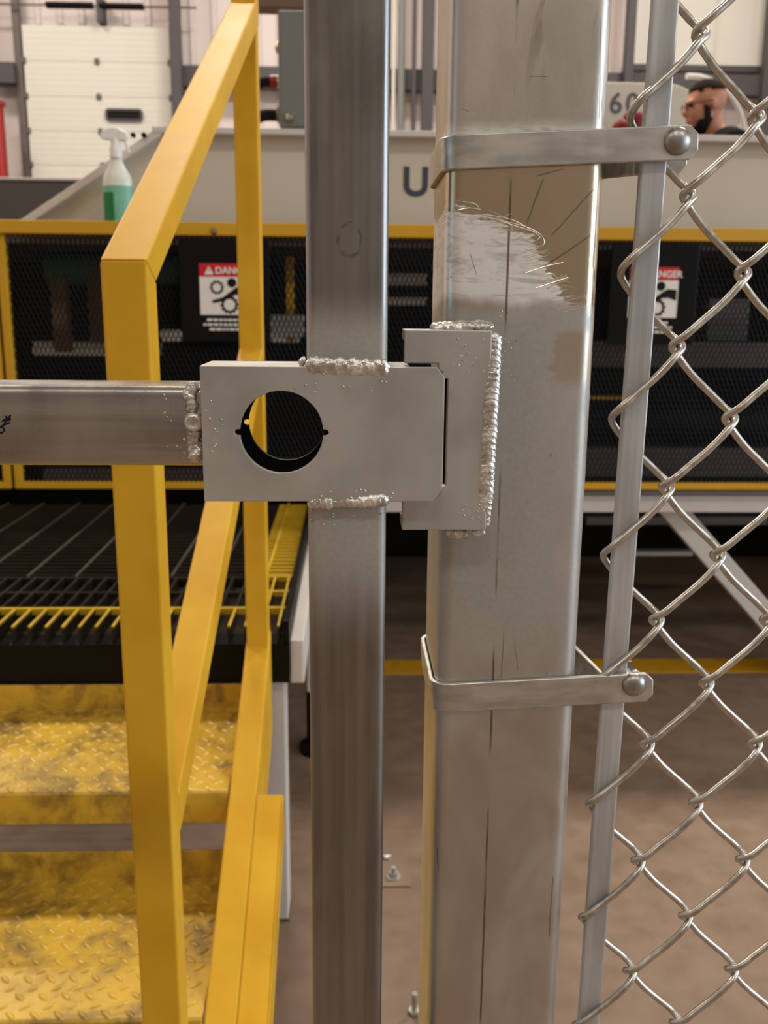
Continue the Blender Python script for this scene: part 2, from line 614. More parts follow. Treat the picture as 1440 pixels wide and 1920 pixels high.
YG = YB - 0.28
gi = MB()
a, b = P(700, 128, YG), P(700, 166, YG)
gx0, gx1 = P(27, 150, YG).x, P(330, 150, YG).x
struct('trim_2', MB().box(XW0, gx0, YG, YG + 0.25, b.z, a.z), M['girt'])
struct('trim_8', MB().box(gx1, XW1, YG, YG + 0.25, b.z, a.z), M['girt'])
for i, (x0, x1) in enumerate(((-70, -30), (322, 342), (790, 812), (1168, 1184), (1428, 1462))):
    a, b = P(x0, 200, YG - 0.16), P(x1, 200, YG - 0.16)
    struct('trim_%d' % (3 + i), MB().box(a.x, b.x, YG - 0.16, YG, 0, ZC), M['girt'], bevel=0.01)
# white window panel seen above the worker
a, b = P(1184, -60, YB - 0.05), P(1428, 128, YB - 0.05)
wn = struct('window_1', MB().box(a.x, b.x, YB - 0.05, YB + 0.02, b.z + 0.02, a.z), M['door_white'])
tag(MB().box(a.x - 0.02, b.x + 0.05, YB - 0.09, YB, b.z - 0.06, b.z + 0.02).build('window_sill', M['girt'], wn))
tag(MB().box((a.x + b.x) / 2 + 0.25, (a.x + b.x) / 2 + 0.28, YB - 0.07, YB, b.z, a.z).build('mullion', M['offwhite'], wn))

# overhead sectional door
YD = YB - 0.14
dA, dB = P(40, 46, YD), P(316, 46, YD)
sec = P(180, 113, YD).z - P(180, 179, YD).z
ztop = dA.z
door = thing('door_1', ((dA.x + dB.x) / 2, YD, 0), 'white sectional overhead door with one small dark window', 'door')
door['kind'] = 'structure'
k = 0
zz = ztop
while zz > 0.02:
    z0 = max(zz - sec, 0.0)
    s = MB().box(dA.x, dB.x, YD, YD + 0.05, z0 + 0.0025, zz - 0.0025)
    for q in range(1, 6):
        zq = z0 + (zz - z0) * q / 6
        s.box(dA.x + 0.03, dB.x - 0.03, YD - 0.002, YD, zq - 0.02, zq + 0.02)
    sp = s.build('panel', M['door_white'], door)
    for fx in (0.0, 0.50, 1.0):
        cx = dA.x + (dB.x - dA.x) * fx
        if k > 0:
            MB().box(cx - 0.032, cx + 0.032, YD - 0.025, YD, zz - 0.04, zz + 0.04).build('hinge', M['dark_steel'], sp, bevel=0.01)
    if k == 2:
        a, b = P(197, 203, YD - 0.02), P(268, 228, YD - 0.02)
        fr = rrect(a.x, b.x, b.z, a.z, 0.05)
        gl = MB().plate(fr, [], YD - 0.02, YD + 0.01).build('window_pane', M['black'], sp)
        inner = rrect(a.x + 0.03, b.x - 0.03, b.z + 0.03, a.z - 0.03, 0.03)
        MB().plate(fr, [inner], YD - 0.035, YD - 0.02).build('window_frame', M['girt'], sp)
    zz = z0
    k += 1
for sx, px in ((-1, dA.x - 0.07), (1, dB.x + 0.07)):
    struct('trim_%d' % (10 + sx), MB().box(px - 0.05, px + 0.05, YD - 0.02, YD + 0.08, 0, ZC - 0.4), M['dark_steel'], bevel=0.01)
# lifting shaft with its springs above the door
sh = P(180, 11, YD - 0.1)
ts = thing('door_spring_shaft', (sh.x, sh.y, sh.z), 'thin dark spring shaft with coiled springs above the overhead door', 'shaft')
MB().tube([(dA.x - 0.6, sh.y, sh.z), (dB.x + 0.4, sh.y, sh.z)], 0.014, 8).build('shaft', M['dark_steel'], ts, smooth=40)
for q0, q1 in ((86, 176), (186, 270)):
    xa, xb = P(q0, 11, sh.y).x, P(q1, 11, sh.y).x
    pts = []
    nn = int((xb - xa) / 0.024)
    for i in range(nn * 8):
        an = 2 * math.pi * i / 8
        pts.append((xa + (xb - xa) * i / (nn * 8), sh.y + 0.036 * math.cos(an), sh.z + 0.036 * math.sin(an)))
    MB().tube(pts, 0.012, 5).build('coil_spring', M['rubber'], ts, smooth=60)
cc = P(186, 10, sh.y)
MB().box(cc.x - 0.04, cc.x + 0.04, sh.y - 0.02, YB, ztop + 0.02, sh.z + 0.12).build('bracket', M['girt'], ts, bevel=0.008)

# red cylinder at the far left, hydrant-like riser by the wall
a = P(-3, 250, YG - 0.4)
rr = thing('standpipe', (a.x, YG - 0.4, 0), 'tall red standpipe against the white far wall', 'pipe')
MB().tube([(a.x, YG - 0.4, 0), (a.x, YG - 0.4, P(0, 195, YG - 0.4).z)], 0.09, 16).build('pipe', M['red'], rr, smooth=40)
MB().lathe([(0.12, 0), (0.12, 0.06)], (a.x, YG - 0.4, P(0, 195, YG - 0.4).z - 0.03)).build('flange', M['red'], rr, smooth=40)

# grey conduits running up the wall between the gate stile and the post
for px, rad, mt in ((752, 0.05, 'panel_grey'), (738, 0.025, 'offwhite'), (776, 0.03, 'girt')):
    a = P(px, 150, YG - 0.25)
    cz0 = 0.0
    cth = tag(MB().tube([(a.x, YG - 0.25, 0), (a.x, YG - 0.25, ZC - 0.02)], rad, 12).build('wall_conduit', M[mt], smooth=40),
              {'panel_grey': 'thick grey vertical conduit crossing the dark girt of the far wall',
               'offwhite': 'thin off-white vertical conduit crossing the dark girt of the far wall',
               'girt': 'thin dark vertical conduit crossing the dark girt of the far wall'}[mt], 'conduit', 'conduits on the far wall')

# ------------------------------------------------------------------ the machine behind its guards
YGD = 2.72                                              # plane of the yellow guards
XM0, XM1 = -2.2, 2.4
ZGT, ZGB = P(655, 421, YGD).z, P(655, 916, YGD).z       # top and bottom of the guards
mach = thing('machine', (0.2, 3.4, 0), 'long beige and off-white steel machine frame lettered in dark blue', 'machine')
# lettered side beam with a sloping left end
YBM = 2.86
def bp(px, py): 
    q = P(px, py, YBM)
    return (q.x, q.z)
zb0, zb1 = ZGT - 0.02, P(760, 262, YBM).z
xs0, xs1 = bp(62, 412)[0], bp(292, 270)[0]
MB().plate([(xs0 - 0.03, zb0), (XM1, zb0), (XM1, zb1), (xs1, zb1)], [], YBM, YBM + 0.02).build('side_beam', M['beige'], mach)
zf = P(760, 250, YBM).z
fl = MB().box(xs1, XM1, YBM - 0.05, YBM + 0.12, zb1, zf)
fl.bar((xs0 - 0.04, YBM - 0.01, zb0 + 0.005), (xs1 + 0.02, YBM - 0.01, zf - 0.012), 0.075, 0.022, Vector((0, 1, 0)))
fl.build('beam_flange', M['offwhite'], mach, bevel=0.003)
# two small holes plate at the top of the slope
for px in (254, 274):
    c = P(px, 265, YBM - 0.03)
    MB().lathe([(0.007, 0), (0.007, 0.01)], (c.x, YBM - 0.06, c.z + 0.012), 'y', 12).build('bolt', M['black'], mach, smooth=40)
# slab and panels added to block light, keeping it dark behind the guards
MB().box(XM0, XM1, YBM + 0.03, 4.4, ZGT - 0.05, ZGT - 0.02).build('top_light_block', M['dark_steel'], mach)
MB().box(XM0, XM1, 4.38, 4.4, 0.0, ZGT - 0.05).build('rear_light_block', M['black'], mach)
MB().box(XM0, XM0 + 0.02, YBM + 0.03, 4.38, 0.0, ZGT - 0.05).build('end_light_block', M['black'], mach)
MB().box(XM1 - 0.02, XM1, YBM + 0.03, 4.38, 0.0, ZGT - 0.05).build('end_light_block', M['black'], mach)
zl0, zl1 = P(1300, 956, 2.80).z, P(1300, 925, 2.80).z
MB().box(-0.05, XM1, 2.76, 2.84, zl0, zl1).build('lower_beam', M['offwhite'], mach, bevel=0.004)
a, b = P(1262, 955, 2.86), P(1462, 1180, 2.86)
MB().bar((a.x - 0.03, 2.87, a.z + 0.03), (b.x + 0.20, 2.87, b.z - 0.225), 0.075, 0.05, Vector((1, 0, 1))).build('diagonal_brace', M['offwhite'], mach, bevel=0.003)
lx = P(1640, 1000, 2.87).x
MB().box(lx, lx + 0.10, 2.84, 2.94, 0, zl0).build('leg', M['offwhite'], mach, bevel=0.004)
MB().box(0.02, 0.12, 3.9, 4.0, 0, zl0 + 0.2).build('leg', M['dark_steel'], mach, bevel=0.004)
MB().box(XM0 + 0.1, XM0 + 0.2, 2.84, 2.94, 0, zl0).build('leg', M['offwhite'], mach, bevel=0.004)
# interior parts seen through the mesh
for (x0, y0, x1, y1, Y, mt, nm) in ((60, 640, 300, 668, 3.3, 'offwhite', 'cross_rail'), (300, 618, 560, 642, 3.2, 'offwhite', 'cross_rail'),
                                    (92, 520, 130, 660, 3.1, 'brown_steel', 'upright'), (160, 500, 230, 640, 3.25, 'brown_steel', 'upright'),
                                    (505, 590, 570, 632, 3.0, 'offwhite', 'upright'), (535, 480, 552, 640, 3.02, 'yellow_guard', 'upright'),
                                    (725, 512, 800, 535, 3.1, 'offwhite', 'cross_rail'), (725, 557, 800, 573, 3.1, 'offwhite', 'cross_rail'),
                                    (1090, 640, 1460, 690, 3.0, 'dark_steel', 'cross_rail'), (1330, 560, 1400, 640, 3.05, 'dark_steel', 'upright'),
                                    (1090, 840, 1460, 895, 2.95, 'dark_steel', 'cross_rail'), (80, 880, 900, 904, 3.0, 'dark_steel', 'cross_rail'),
                                    (40, 860, 640, 872, 3.2, 'brown_steel', 'cross_rail'), (1090, 744, 1190, 750, 2.9, 'yellow_guard', 'cross_rail'),
                                    (1100, 970, 1440, 985, 3.4, 'dark_steel', 'cross_rail'), (1180, 1035, 1300, 1043, 3.6, 'offwhite', 'tie_rod')):
    pix_box(MB(), x0, y0, x1, y1, Y, 0.05).build(nm, M[mt], mach, bevel=0.003)
a, b = P(90, 505, 3.4), P(330, 505, 3.4)
MB().tube([(a.x, 3.4, a.z), (b.x, 3.4, b.z)], 0.05, 16).build('roller', plain('green_roller_rubber', (70, 120, 96), 0.5), mach, smooth=40)
a, b = P(880, 790, 3.2), P(1500, 790, 3.2)
MB().tube([(a.x, 3.2, a.z), (b.x, 3.2, a.z)], 0.055, 16).build('roller', M['rubber'], mach, smooth=40)


def text_part(body, size, loc, mat, parent, name='lettering', rotx=90, depth=0.0008, align='LEFT', bold=0.0):
    cu = bpy.data.curves.new('lettering', 'FONT')
    cu.body = body
    cu.size = size
    cu.align_x = align
    cu.extrude = depth
    cu.offset = bold
    tmp = bpy.data.objects.new('tmp', cu)
    COL.objects.link(tmp)
    bpy.context.view_layer.update()
    me = bpy.data.meshes.new_from_object(tmp.evaluated_get(bpy.context.evaluated_depsgraph_get()))
    bpy.data.objects.remove(tmp)
    me.transform(Matrix.Translation(loc) @ Matrix.Rotation(R(rotx), 4, 'X'))
    me.materials.clear()
    me.materials.append(mat)
    return link(name, me, parent)


q = P(754, 366, YBM)
text_part('U', 0.112, (q.x, YBM - 0.001, q.z), M['blue_ink'], mach, bold=0.003)
text_part('N', 0.112, (q.x + 0.092, YBM - 0.001, q.z), M['blue_ink'], mach, bold=0.003)


# guards: yellow angle frame + black expanded metal
def guard(px0, px1, label, extra=0):
    x0, x1 = P(px0, 700, YGD).x, P(px1, 700, YGD).x
    g = thing('machine_guard', ((x0 + x1) / 2, YGD, ZGB), label, 'guard', 'yellow framed mesh guards along the machine')
    tw = P(655, 421, YGD).z - P(655, 446, YGD).z
    bw = 0.022
    MB().box(x0, x1, YGD - 0.03, YGD + 0.03, ZGT - tw, ZGT).build('top_rail', M['yellow_guard'], g, bevel=0.003)
    MB().box(x0, x1, YGD - 0.012, YGD + 0.02, ZGB, ZGB + bw * 0.9).build('bottom_rail', M['yellow_guard'], g, bevel=0.002)
    for xa in (x0, x1 - 0.022):
        MB().box(xa, xa + 0.022, YGD - 0.012, YGD + 0.02, ZGB + bw * 0.9, ZGT - tw).build('stile', M['yellow_guard'], g, bevel=0.002)
    mz0, mz1, mx0, mx1 = ZGB + bw * 0.9, ZGT - tw, x0 + 0.022, x1 - 0.022
    wv, hv = 0.0135, 0.031
    st = MB()
    nx, nz = int((mx1 - mx0) / wv), int((mz1 - mz0) / hv)
    wv, hv = (mx1 - mx0) / nx, (mz1 - mz0) / nz
    for i in range(nx):
        for j in range(nz):
            cx, cz = mx0 + i * wv, mz0 + j * hv
            for (u0, v0, u1, v1) in ((0, 0.5, 0.5, 1), (0.5, 1, 1, 0.5), (0, 0.5, 0.5, 0), (0.5, 0, 1, 0.5)):
                st.v += []
                a = Vector((cx + u0 * wv, YGD + 0.004, cz + v0 * hv))
                b = Vector((cx + u1 * wv, YGD + 0.004, cz + v1 * hv))
                d = (b - a).normalized()
                nrm = Vector((-d.z, 0.55, d.x)).normalized() * 0.00165
                st.add([a - nrm, b - nrm, b + nrm, a + nrm], [(0, 1, 2, 3)])
    me = bpy.data.meshes.new('expanded_mesh')
    me.from_pydata(st.v, [], st.f)
    me.materials.append(M['mesh_black'])
    o = link('expanded_mesh', me, g)
    sm = o.modifiers.new('gauge', 'SOLIDIFY')
    sm.thickness = 0.0012
    tag(o, kind='stuff')
    for px in (401, 1008, 1330):
        c = P(px, 434, YGD - 0.03)
        if x0 < c.x < x1:
            MB().lathe([(0.010, 0.004), (0.010, 0), (0.006, -0.006), (0.001, -0.007)], (c.x, YGD - 0.03, c.z), 'y', 12).build('bolt', M['bolt'], g, smooth=40)
    return g


guard(-420, 7, 'yellow framed black mesh guard beyond the yellow stair post')
gA = guard(14, 655, 'yellow framed black mesh guard behind the yellow handrail')
gB = guard(659, 1720, 'yellow framed black mesh guard behind the chain-link fence')


def danger_sign(cx, ztop, name, label, wd=0.140):
    """danger label on a black backing plate hung on the guard"""
    y = YGD - 0.022
    s = thing('danger_sign', (cx, y, ztop - 0.24), label, 'sign', 'red and white danger signs on the mesh guards')
    MB().box(cx - 0.125, cx + 0.125, y, y + 0.006, ztop - 0.215, ztop + 0.066).build('backing_plate', M['black'], s, bevel=0.002)
    h1, h2 = 0.036, 0.140
    MB().box(cx - wd / 2, cx + wd / 2, y - 0.0012, y, ztop - h1, ztop).build('red_header', M['sign_red'], s)
    MB().box(cx - wd / 2, cx + wd / 2, y - 0.0012, y, ztop - h2, ztop - h1).build('white_panel', M['sign_white'], s)
    yy = y - 0.0016
    tx = cx - wd / 2 + 0.014
    MB().plate([(tx, ztop - 0.030), (tx + 0.026, ztop - 0.030), (tx + 0.013, ztop - 0.007)], [], yy - 0.0006, yy).build('warning_triangle', M['sign_white'], s)
    MB().box(tx + 0.0118, tx + 0.0142, yy - 0.001, yy - 0.0005, ztop - 0.022, ztop - 0.013).build('exclamation_mark', M['sign_red'], s)
    text_part('DANGER', 0.026, (tx + 0.030, yy, ztop - 0.0275), M['sign_white'], s, bold=0.0006)

    def ring(x, z, r, teeth):
        out = []
        n = teeth * 4
        for k in range(n):
            rr_ = r * (1.0 if k % 4 < 2 else 0.84)
            out.append((x + rr_ * math.cos(2 * math.pi * k / n), z + rr_ * math.sin(2 * math.pi * k / n)))
        inn = [(x + r * 0.62 * math.cos(2 * math.pi * k / 24), z + r * 0.62 * math.sin(2 * math.pi * k / 24)) for k in range(24)]
        MB().plate(out, [inn], yy - 0.0006, yy).build('gear_symbol', M['ink'], s)
    ring(cx - 0.022, ztop - 0.065, 0.020, 10)
    ring(cx + 0.012, ztop - 0.112, 0.026, 12)
    # hand and forearm caught between the gears
    MB().plate([(cx + 0.066, ztop - 0.062), (cx + 0.040, ztop - 0.060), (cx + 0.024, ztop - 0.070), (cx - 0.006, ztop - 0.092), (cx - 0.036, ztop - 0.100),
                (cx - 0.034, ztop - 0.108), (cx - 0.004, ztop - 0.102), (cx + 0.024, ztop - 0.086), (cx + 0.044, ztop - 0.084), (cx + 0.066, ztop - 0.092)], [], yy - 0.0012, yy - 0.0006).build('hand_symbol', M['ink'], s)
    MB().plate([(cx + 0.020 + 0.013 * math.cos(a * 0.5236), ztop - 0.052 + 0.013 * math.sin(a * 0.5236)) for a in range(12)], [], yy - 0.0012, yy - 0.0006).build('hand_symbol', M['ink'], s)
    for i, (wl) in enumerate((0.105, 0.125, 0.092)):
        z = ztop - h2 - 0.014 - i * 0.013
        xk = cx - wl / 2
        ln = MB()
        rnd = random.Random(i)
        while xk < cx + wl / 2 - 0.004:
            ww = rnd.uniform(0.006, 0.016)
            ln.box(xk, min(xk + ww, cx + wl / 2), y - 0.0008, y, z - 0.003, z + 0.003)
            xk += ww + 0.003
        tag(ln.build('caption_line', M['sign_white'], s), kind='stuff')
    return s


c = P(418, 494, YGD - 0.02)
danger_sign(c.x + 0.004, c.z, '', 'red and white danger sign between the two yellow stair posts')
c = P(1228, 501, YGD - 0.02)
danger_sign(c.x, c.z, '', 'red and white danger sign behind the flat bar of the chain-link fence')

# dark steel block at the left behind the machine
YK = 4.5
a, b = P(-300, 334, YK), P(196, 420, YK)
blk = thing('steel_bin', ((a.x + b.x) / 2, YK + 0.4, 0), 'dark grey steel bin with a pale rim beside the sloping beam', 'bin')
MB().box(a.x, b.x, YK, YK + 0.8, 0, a.z).build('body', M['dark_steel'], blk, bevel=0.01)
MB().box(a.x - 0.01, b.x + 0.01, YK - 0.012, YK + 0.81, a.z, a.z + 0.012).build('rim', M['offwhite'], blk, bevel=0.003)

# grey enclosure with cable glands standing on the beam
YE = 2.82
a, b = P(520, 18, YE), P(690, 262, YE)
zE0 = zf
eb = thing('junction_box', ((a.x + b.x) / 2, YE + 0.08, zE0), 'grey metal junction box with cable glands behind the gate stile', 'junction box')
sE = (a.z - zE0)
MB().box(a.x + 0.025, b.x, YE + 0.035, YE + 0.20, zE0 + 0.012, a.z - 0.008).build('body', M['panel_grey'], eb, bevel=0.006)
MB().box(a.x, b.x + 0.01, YE, YE + 0.035, zE0 + 0.004, a.z).build('lid', M['panel_grey'], eb, bevel=0.006)
for dx in (0.06, 0.20):
    MB().box(a.x + dx, a.x + dx + 0.03, YE + 0.04, YE + 0.18, zE0, zE0 + 0.014).build('foot', M['yellow_guard'], eb)
for i, (py, mt, rad) in enumerate(((88, 'brass', 0.022), (152, 'brass', 0.026), (215, 'brown_steel', 0.030))):
    c = P(515, py, YE + 0.1)
    gx = a.x + 0.025
    g = MB().lathe([(rad, 0.0), (rad, -0.022), (rad * 0.8, -0.024), (rad * 0.8, -0.034), (rad * 0.62, -0.040)], (gx, YE + 0.11, c.z), 'x', 6).build('cable_gland', M[mt], eb, bevel=0.002)
    if i == 1:
        MB().lathe([(rad * 0.72, -0.036), (rad * 0.72, -0.056)], (gx, YE + 0.11, c.z), 'x', 16).build('gland_ring', M['red'], g, smooth=40)
    if i:
        MB().tube(catmull([(gx - 0.036, YE + 0.11, c.z), (gx - 0.075, YE + 0.112, c.z), (gx - 0.11, YE + 0.16, c.z - 0.005), (gx - 0.125, YE + 0.145, c.z - 0.03), (gx - 0.125, YE + 0.135, zE0 + 0.03)]), rad * 0.55, 10).build(
            'cable', M['rubber'], g, smooth=40)
MB().lathe([(0.011, 0), (0.011, -0.012), (0.006, -0.018)], (a.x + 0.03, YE - 0.002, zE0 + 0.03), 'y', 10).build('lid_screw', M['brass'], eb, smooth=40)
# brown header beam crossing behind it
q0, q1 = P(440, -20, 3.2), P(640, 16, 3.2)
hb = thing('overhead_beam', (q0.x, 3.24, q1.z), 'brown steel beam above the grey junction box', 'beam')
MB().box(q0.x, q1.x + 0.1, 3.2, 3.28, q1.z, q1.z + 0.1).build('beam', M['brown_steel'], hb, bevel=0.004)
MB().box(q1.x + 0.02, q1.x + 0.1, 3.2, 3.28, 0.0 + ZGT - 0.02, q1.z).build('post', M['brown_steel'], hb, bevel=0.004)

# spray bottle on the guard's top rail
YS = 2.765
sb0 = P(224, 412, YS)
sb0.z = ZGT - 0.02
H = P(224, 240, YS).z - sb0.z
bt = thing('spray_bottle', (sb0.x, YS, sb0.z), 'white trigger spray bottle with a green label', 'spray bottle')
sc = H / 0.27
def oval(prof, fy=0.62, seg=24):
    mb = MB()
    rings = [[(sb0.x + r * sc * math.cos(2 * math.pi * k / seg), YS + r * sc * fy * math.sin(2 * math.pi * k / seg), sb0.z + h * sc) for k in range(seg)] for r, h in prof]
    return mb.loft(rings)
oval([(0.036, 0), (0.040, 0.004), (0.040, 0.128), (0.037, 0.145), (0.024, 0.166), (0.017, 0.18), (0.0145, 0.20)]).build('bottle', plain('pale_green_plastic', (232, 234, 220), 0.3, var=0.03), bt, smooth=40)
oval([(0.0406, 0.012), (0.0406, 0.118)], 0.625).build('label', plain('pale_label_print', (120, 186, 160), 0.4, var=0.2, scale=30), bt, smooth=40)
# darker green field on the left half of the label
seg = 12
ring = lambda h: [(sb0.x + 0.0412 * sc * math.cos(R(150 + 110 * k / seg)), YS + 0.0412 * 0.63 * sc * math.sin(R(150 + 110 * k / seg)), sb0.z + h * sc) for k in range(seg + 1)]
MB().loft([ring(0.014), ring(0.10)], cap=False, closed=False).build('label_field', plain('green_label_print', (10, 120, 60), 0.4, var=0.15, scale=40), bt)
oval([(0.0175, 0.192), (0.0175, 0.215), (0.014, 0.222), (0.013, 0.245)], 1.0).build('collar', M['white_plastic'], bt, smooth=40)
hx = MB()
prof = [(-0.036, 0.240), (0.030, 0.236), (0.036, 0.246), (0.034, 0.258), (0.012, 0.268), (-0.014, 0.270), (-0.032, 0.262), (-0.040, 0.250)]
hx.plate([(sb0.x + x_ * sc, sb0.z + z_ * sc) for x_, z_ in prof], [], YS - 0.012 * sc, YS + 0.012 * sc)
hx.build('spray_head', M['white_plastic'], bt, bevel=0.004)
hx = MB()
prof = [(0.020, 0.240), (0.028, 0.240), (0.034, 0.222), (0.038, 0.206), (0.034, 0.204), (0.027, 0.220)]
hx.plate([(sb0.x + x_ * sc, sb0.z + z_ * sc) for x_, z_ in prof], [], YS - 0.006 * sc, YS + 0.006 * sc)
hx.build('trigger', M['white_plastic'], bt, bevel=0.0015)

# beige control head lettered in grey, behind the worker
YH = 5.6
hd = thing('control_cabinet', (P(1210, 200, YH).x, YH + 0.2, 0.62), 'beige round-topped machine cabinet lettered in grey behind the worker', 'cabinet')
a, b = P(1060, 152, YH), P(1300, 330, YH)
top = [(a.x, b.z - 0.8), (b.x, b.z - 0.8), (b.x, a.z - 0.12)]
top += [(b.x - 0.22 + 0.22 * math.cos(R(k * 9)), a.z - 0.12 + 0.12 * math.sin(R(k * 9))) for k in range(1, 10)] + [(a.x, a.z)]
MB().plate(top, [], YH, YH + 0.4).build('body', M['beige'], hd, bevel=0.006)
q = P(1141, 212, YH)
for k_, ch_ in enumerate('607'):
    text_part(ch_, 0.155, (q.x + 0.094 * k_, YH - 0.001, q.z), M['grey_ink'], hd, bold=0.003)
rb = []
for k in range(14):
    an = R(95 - k * 11)
    rb.append((b.x - 0.02 + 0.34 * math.cos(an), YH + 0.1, a.z - 0.30 + 0.36 * math.sin(an)))
MB().tube(catmull(rb, 3), 0.016, 8).build('hose_guard', M['offwhite'], hd, smooth=40)

# platform the worker and the cabinet stand on
pl2 = thing('rear_platform', (1.4, 5.4, 0), 'dark steel deck behind the machine that the worker stands on', 'platform')
MB().box(0.2, 3.2, 4.55, 6.4, 0.58, 0.62).build('deck', M['dark_steel'], pl2)
for xx in (0.25, 3.1):
    for yy in (4.6, 6.3):
        MB().box(xx, xx + 0.06, yy, yy + 0.06, 0, 0.58).build('leg', M['dark_steel'], pl2)
# the cabinet's lower body stands on that deck
MB().box(a.x + 0.01, b.x - 0.01, YH + 0.02, YH + 0.38, 0.62, b.z - 0.8).build('plinth', M['beige'], hd)

# dark red round caps in front of the cabinet
for px, py, rpx, YR, lab in ((1187, 226, 19, 5.42, 'dark red round cap on a stem beside the flat bar'), (1164, 240, 15, 5.28, 'smaller dark red round cap low beside the first cap')):
    c = P(px, py, YR)
    rad = rpx * YR / F
    o = thing('red_cap', (c.x, c.y, 0.62), lab, 'cap', 'dark red caps near the worker')
    MB().lathe([(rad, -rad * 0.5), (rad, 0), (rad * 0.92, rad * 0.4), (rad * 0.7, rad * 0.72), (rad * 0.38, rad * 0.93), (0.002, rad)], c, 'z', 20).build('dome', M['darkred'], o, smooth=50)
    MB().tube([(c.x, c.y, 0.62), (c.x, c.y, c.z - rad * 0.5)], rad * 0.35, 10).build('stem', M['dark_steel'], o, smooth=40)

# ------------------------------------------------------------------ worker in profile
YM = 5.0
hc = P(1320, 199, YM)                                   # centre of the head
z0 = 0.62
mn = thing('person', (hc.x + 0.06, YM, z0), 'bearded person in glasses and a black shirt looking down', 'person')
M['skin'] = plain('skin', (176, 116, 88), 0.5, var=0.10, scale=30)
M['hair'] = plain('black_hair', (30, 22, 18), 0.8, var=0.2, scale=120, bump=0.4, bscale=300)
M['shirt'] = plain('black_cotton', (14, 14, 15), 0.85, var=0.15, scale=40)
M['trousers'] = plain('dark_work_trousers', (38, 38, 44), 0.85, var=0.15, scale=40)
for k in ('hair', 'shirt', 'trousers'):
    dull(M[k], 0.1)
S = (hc.z + 0.125 - z0) / 1.76                          # stature scale


def hw(x, y, z):                                        # body frame: -x is where the person faces
    return Vector((hc.x + x, YM + y, z))


def skin_mesh(name, verts, edges, rad, sub=2):
    me = bpy.data.meshes.new(name)
    me.from_pydata([tuple(v) for v in verts], edges, [])
    o = bpy.data.objects.new(name, me)
    COL.objects.link(o)
    md = o.modifiers.new('skin', 'SKIN')
    md.use_smooth_shade = True
    for i, r_ in enumerate(rad):
        me.skin_vertices[0].data[i].radius = r_ if isinstance(r_, tuple) else (r_, r_)
    me.skin_vertices[0].data[0].use_root = True
    sm = o.modifiers.new('smooth', 'SUBSURF')
    sm.levels = sm.render_levels = sub
    bpy.context.view_layer.update()
    out = bpy.data.meshes.new_from_object(o.evaluated_get(bpy.context.evaluated_depsgraph_get()))
    bpy.data.objects.remove(o)
    return out


zS = hc.z - 0.205                                       # shoulder line
zP = z0 + 0.93 * S
J = [hw(0.10, 0, zP), hw(0.11, 0, zP + 0.22 * S), hw(0.11, 0, zS - 0.06), hw(0.09, 0, zS + 0.06), hw(0.05, 0, hc.z - 0.09)]
E = [(0, 1), (1, 2), (2, 3), (3, 4)]
Rd = [0.13, 0.12, (0.135, 0.12), 0.062, 0.058]
sh_i = {}
for s_ in (-1, 1):
    n0 = len(J)
    J += [hw(0.11, s_ * 0.185, zS), hw(0.07, s_ * 0.24, zS - 0.29), hw(-0.17, s_ * 0.20, zS - 0.38)]
    E += [(2, n0), (n0, n0 + 1), (n0 + 1, n0 + 2)]
    Rd += [0.066, 0.046, 0.032]
    # palm, four fingers and a thumb
    pm0 = len(J)
    J.append(hw(-0.24, s_ * 0.195, zS - 0.40))
    E.append((n0 + 2, pm0))
    Rd.append((0.036, 0.02))
    n0 = len(J)
    J += [hw(0.10, s_ * 0.09, zP - 0.06), hw(0.085, s_ * 0.10, z0 + 0.49 * S), hw(0.10, s_ * 0.10, z0 + 0.09), hw(-0.08, s_ * 0.11, z0 + 0.04)]
    E += [(0, n0), (n0, n0 + 1), (n0 + 1, n0 + 2), (n0 + 2, n0 + 3)]
    Rd += [0.085, 0.058, 0.042, 0.034]
bm_ = MB()
bodyme = skin_mesh('body', J, E, Rd)
bm_.add([v.co for v in bodyme.vertices], [tuple(p.vertices) for p in bodyme.polygons])
for s_ in (-1, 1):
    base = hw(-0.262, s_ * 0.195, zS - 0.402)
    for k, ln in enumerate((0.062, 0.072, 0.067, 0.052)):
        off = (k - 1.5) * 0.019
        p0 = base + Vector((0, off, 0.002))
        fm = skin_mesh('finger', [p0, p0 + Vector((-ln * 0.5, off * 0.15, 0.004)), p0 + Vector((-ln * 0.85, off * 0.2, -0.012)), p0 + Vector((-ln, off * 0.2, -0.030))],
                       [(0, 1), (1, 2), (2, 3)], [0.010, 0.009, 0.0085, 0.007], 1)
        bm_.add([v.co for v in fm.vertices], [tuple(p.vertices) for p in fm.polygons])
    p0 = base + Vector((0.035, -s_ * 0.03, 0))
    fm = skin_mesh('thumb', [p0, p0 + Vector((-0.022, -s_ * 0.022, -0.004)), p0 + Vector((-0.05, -s_ * 0.026, -0.014))], [(0, 1), (1, 2)], [0.013, 0.011, 0.008], 1)
    bm_.add([v.co for v in fm.vertices], [tuple(p.vertices) for p in fm.polygons])
tilt = Matrix.Rotation(R(-9), 3, 'Y')                   # chin slightly down
HC = Vector((hc.x, YM, hc.z))


def hp(x, y, z):
    return HC + tilt @ Vector((x, y, z))


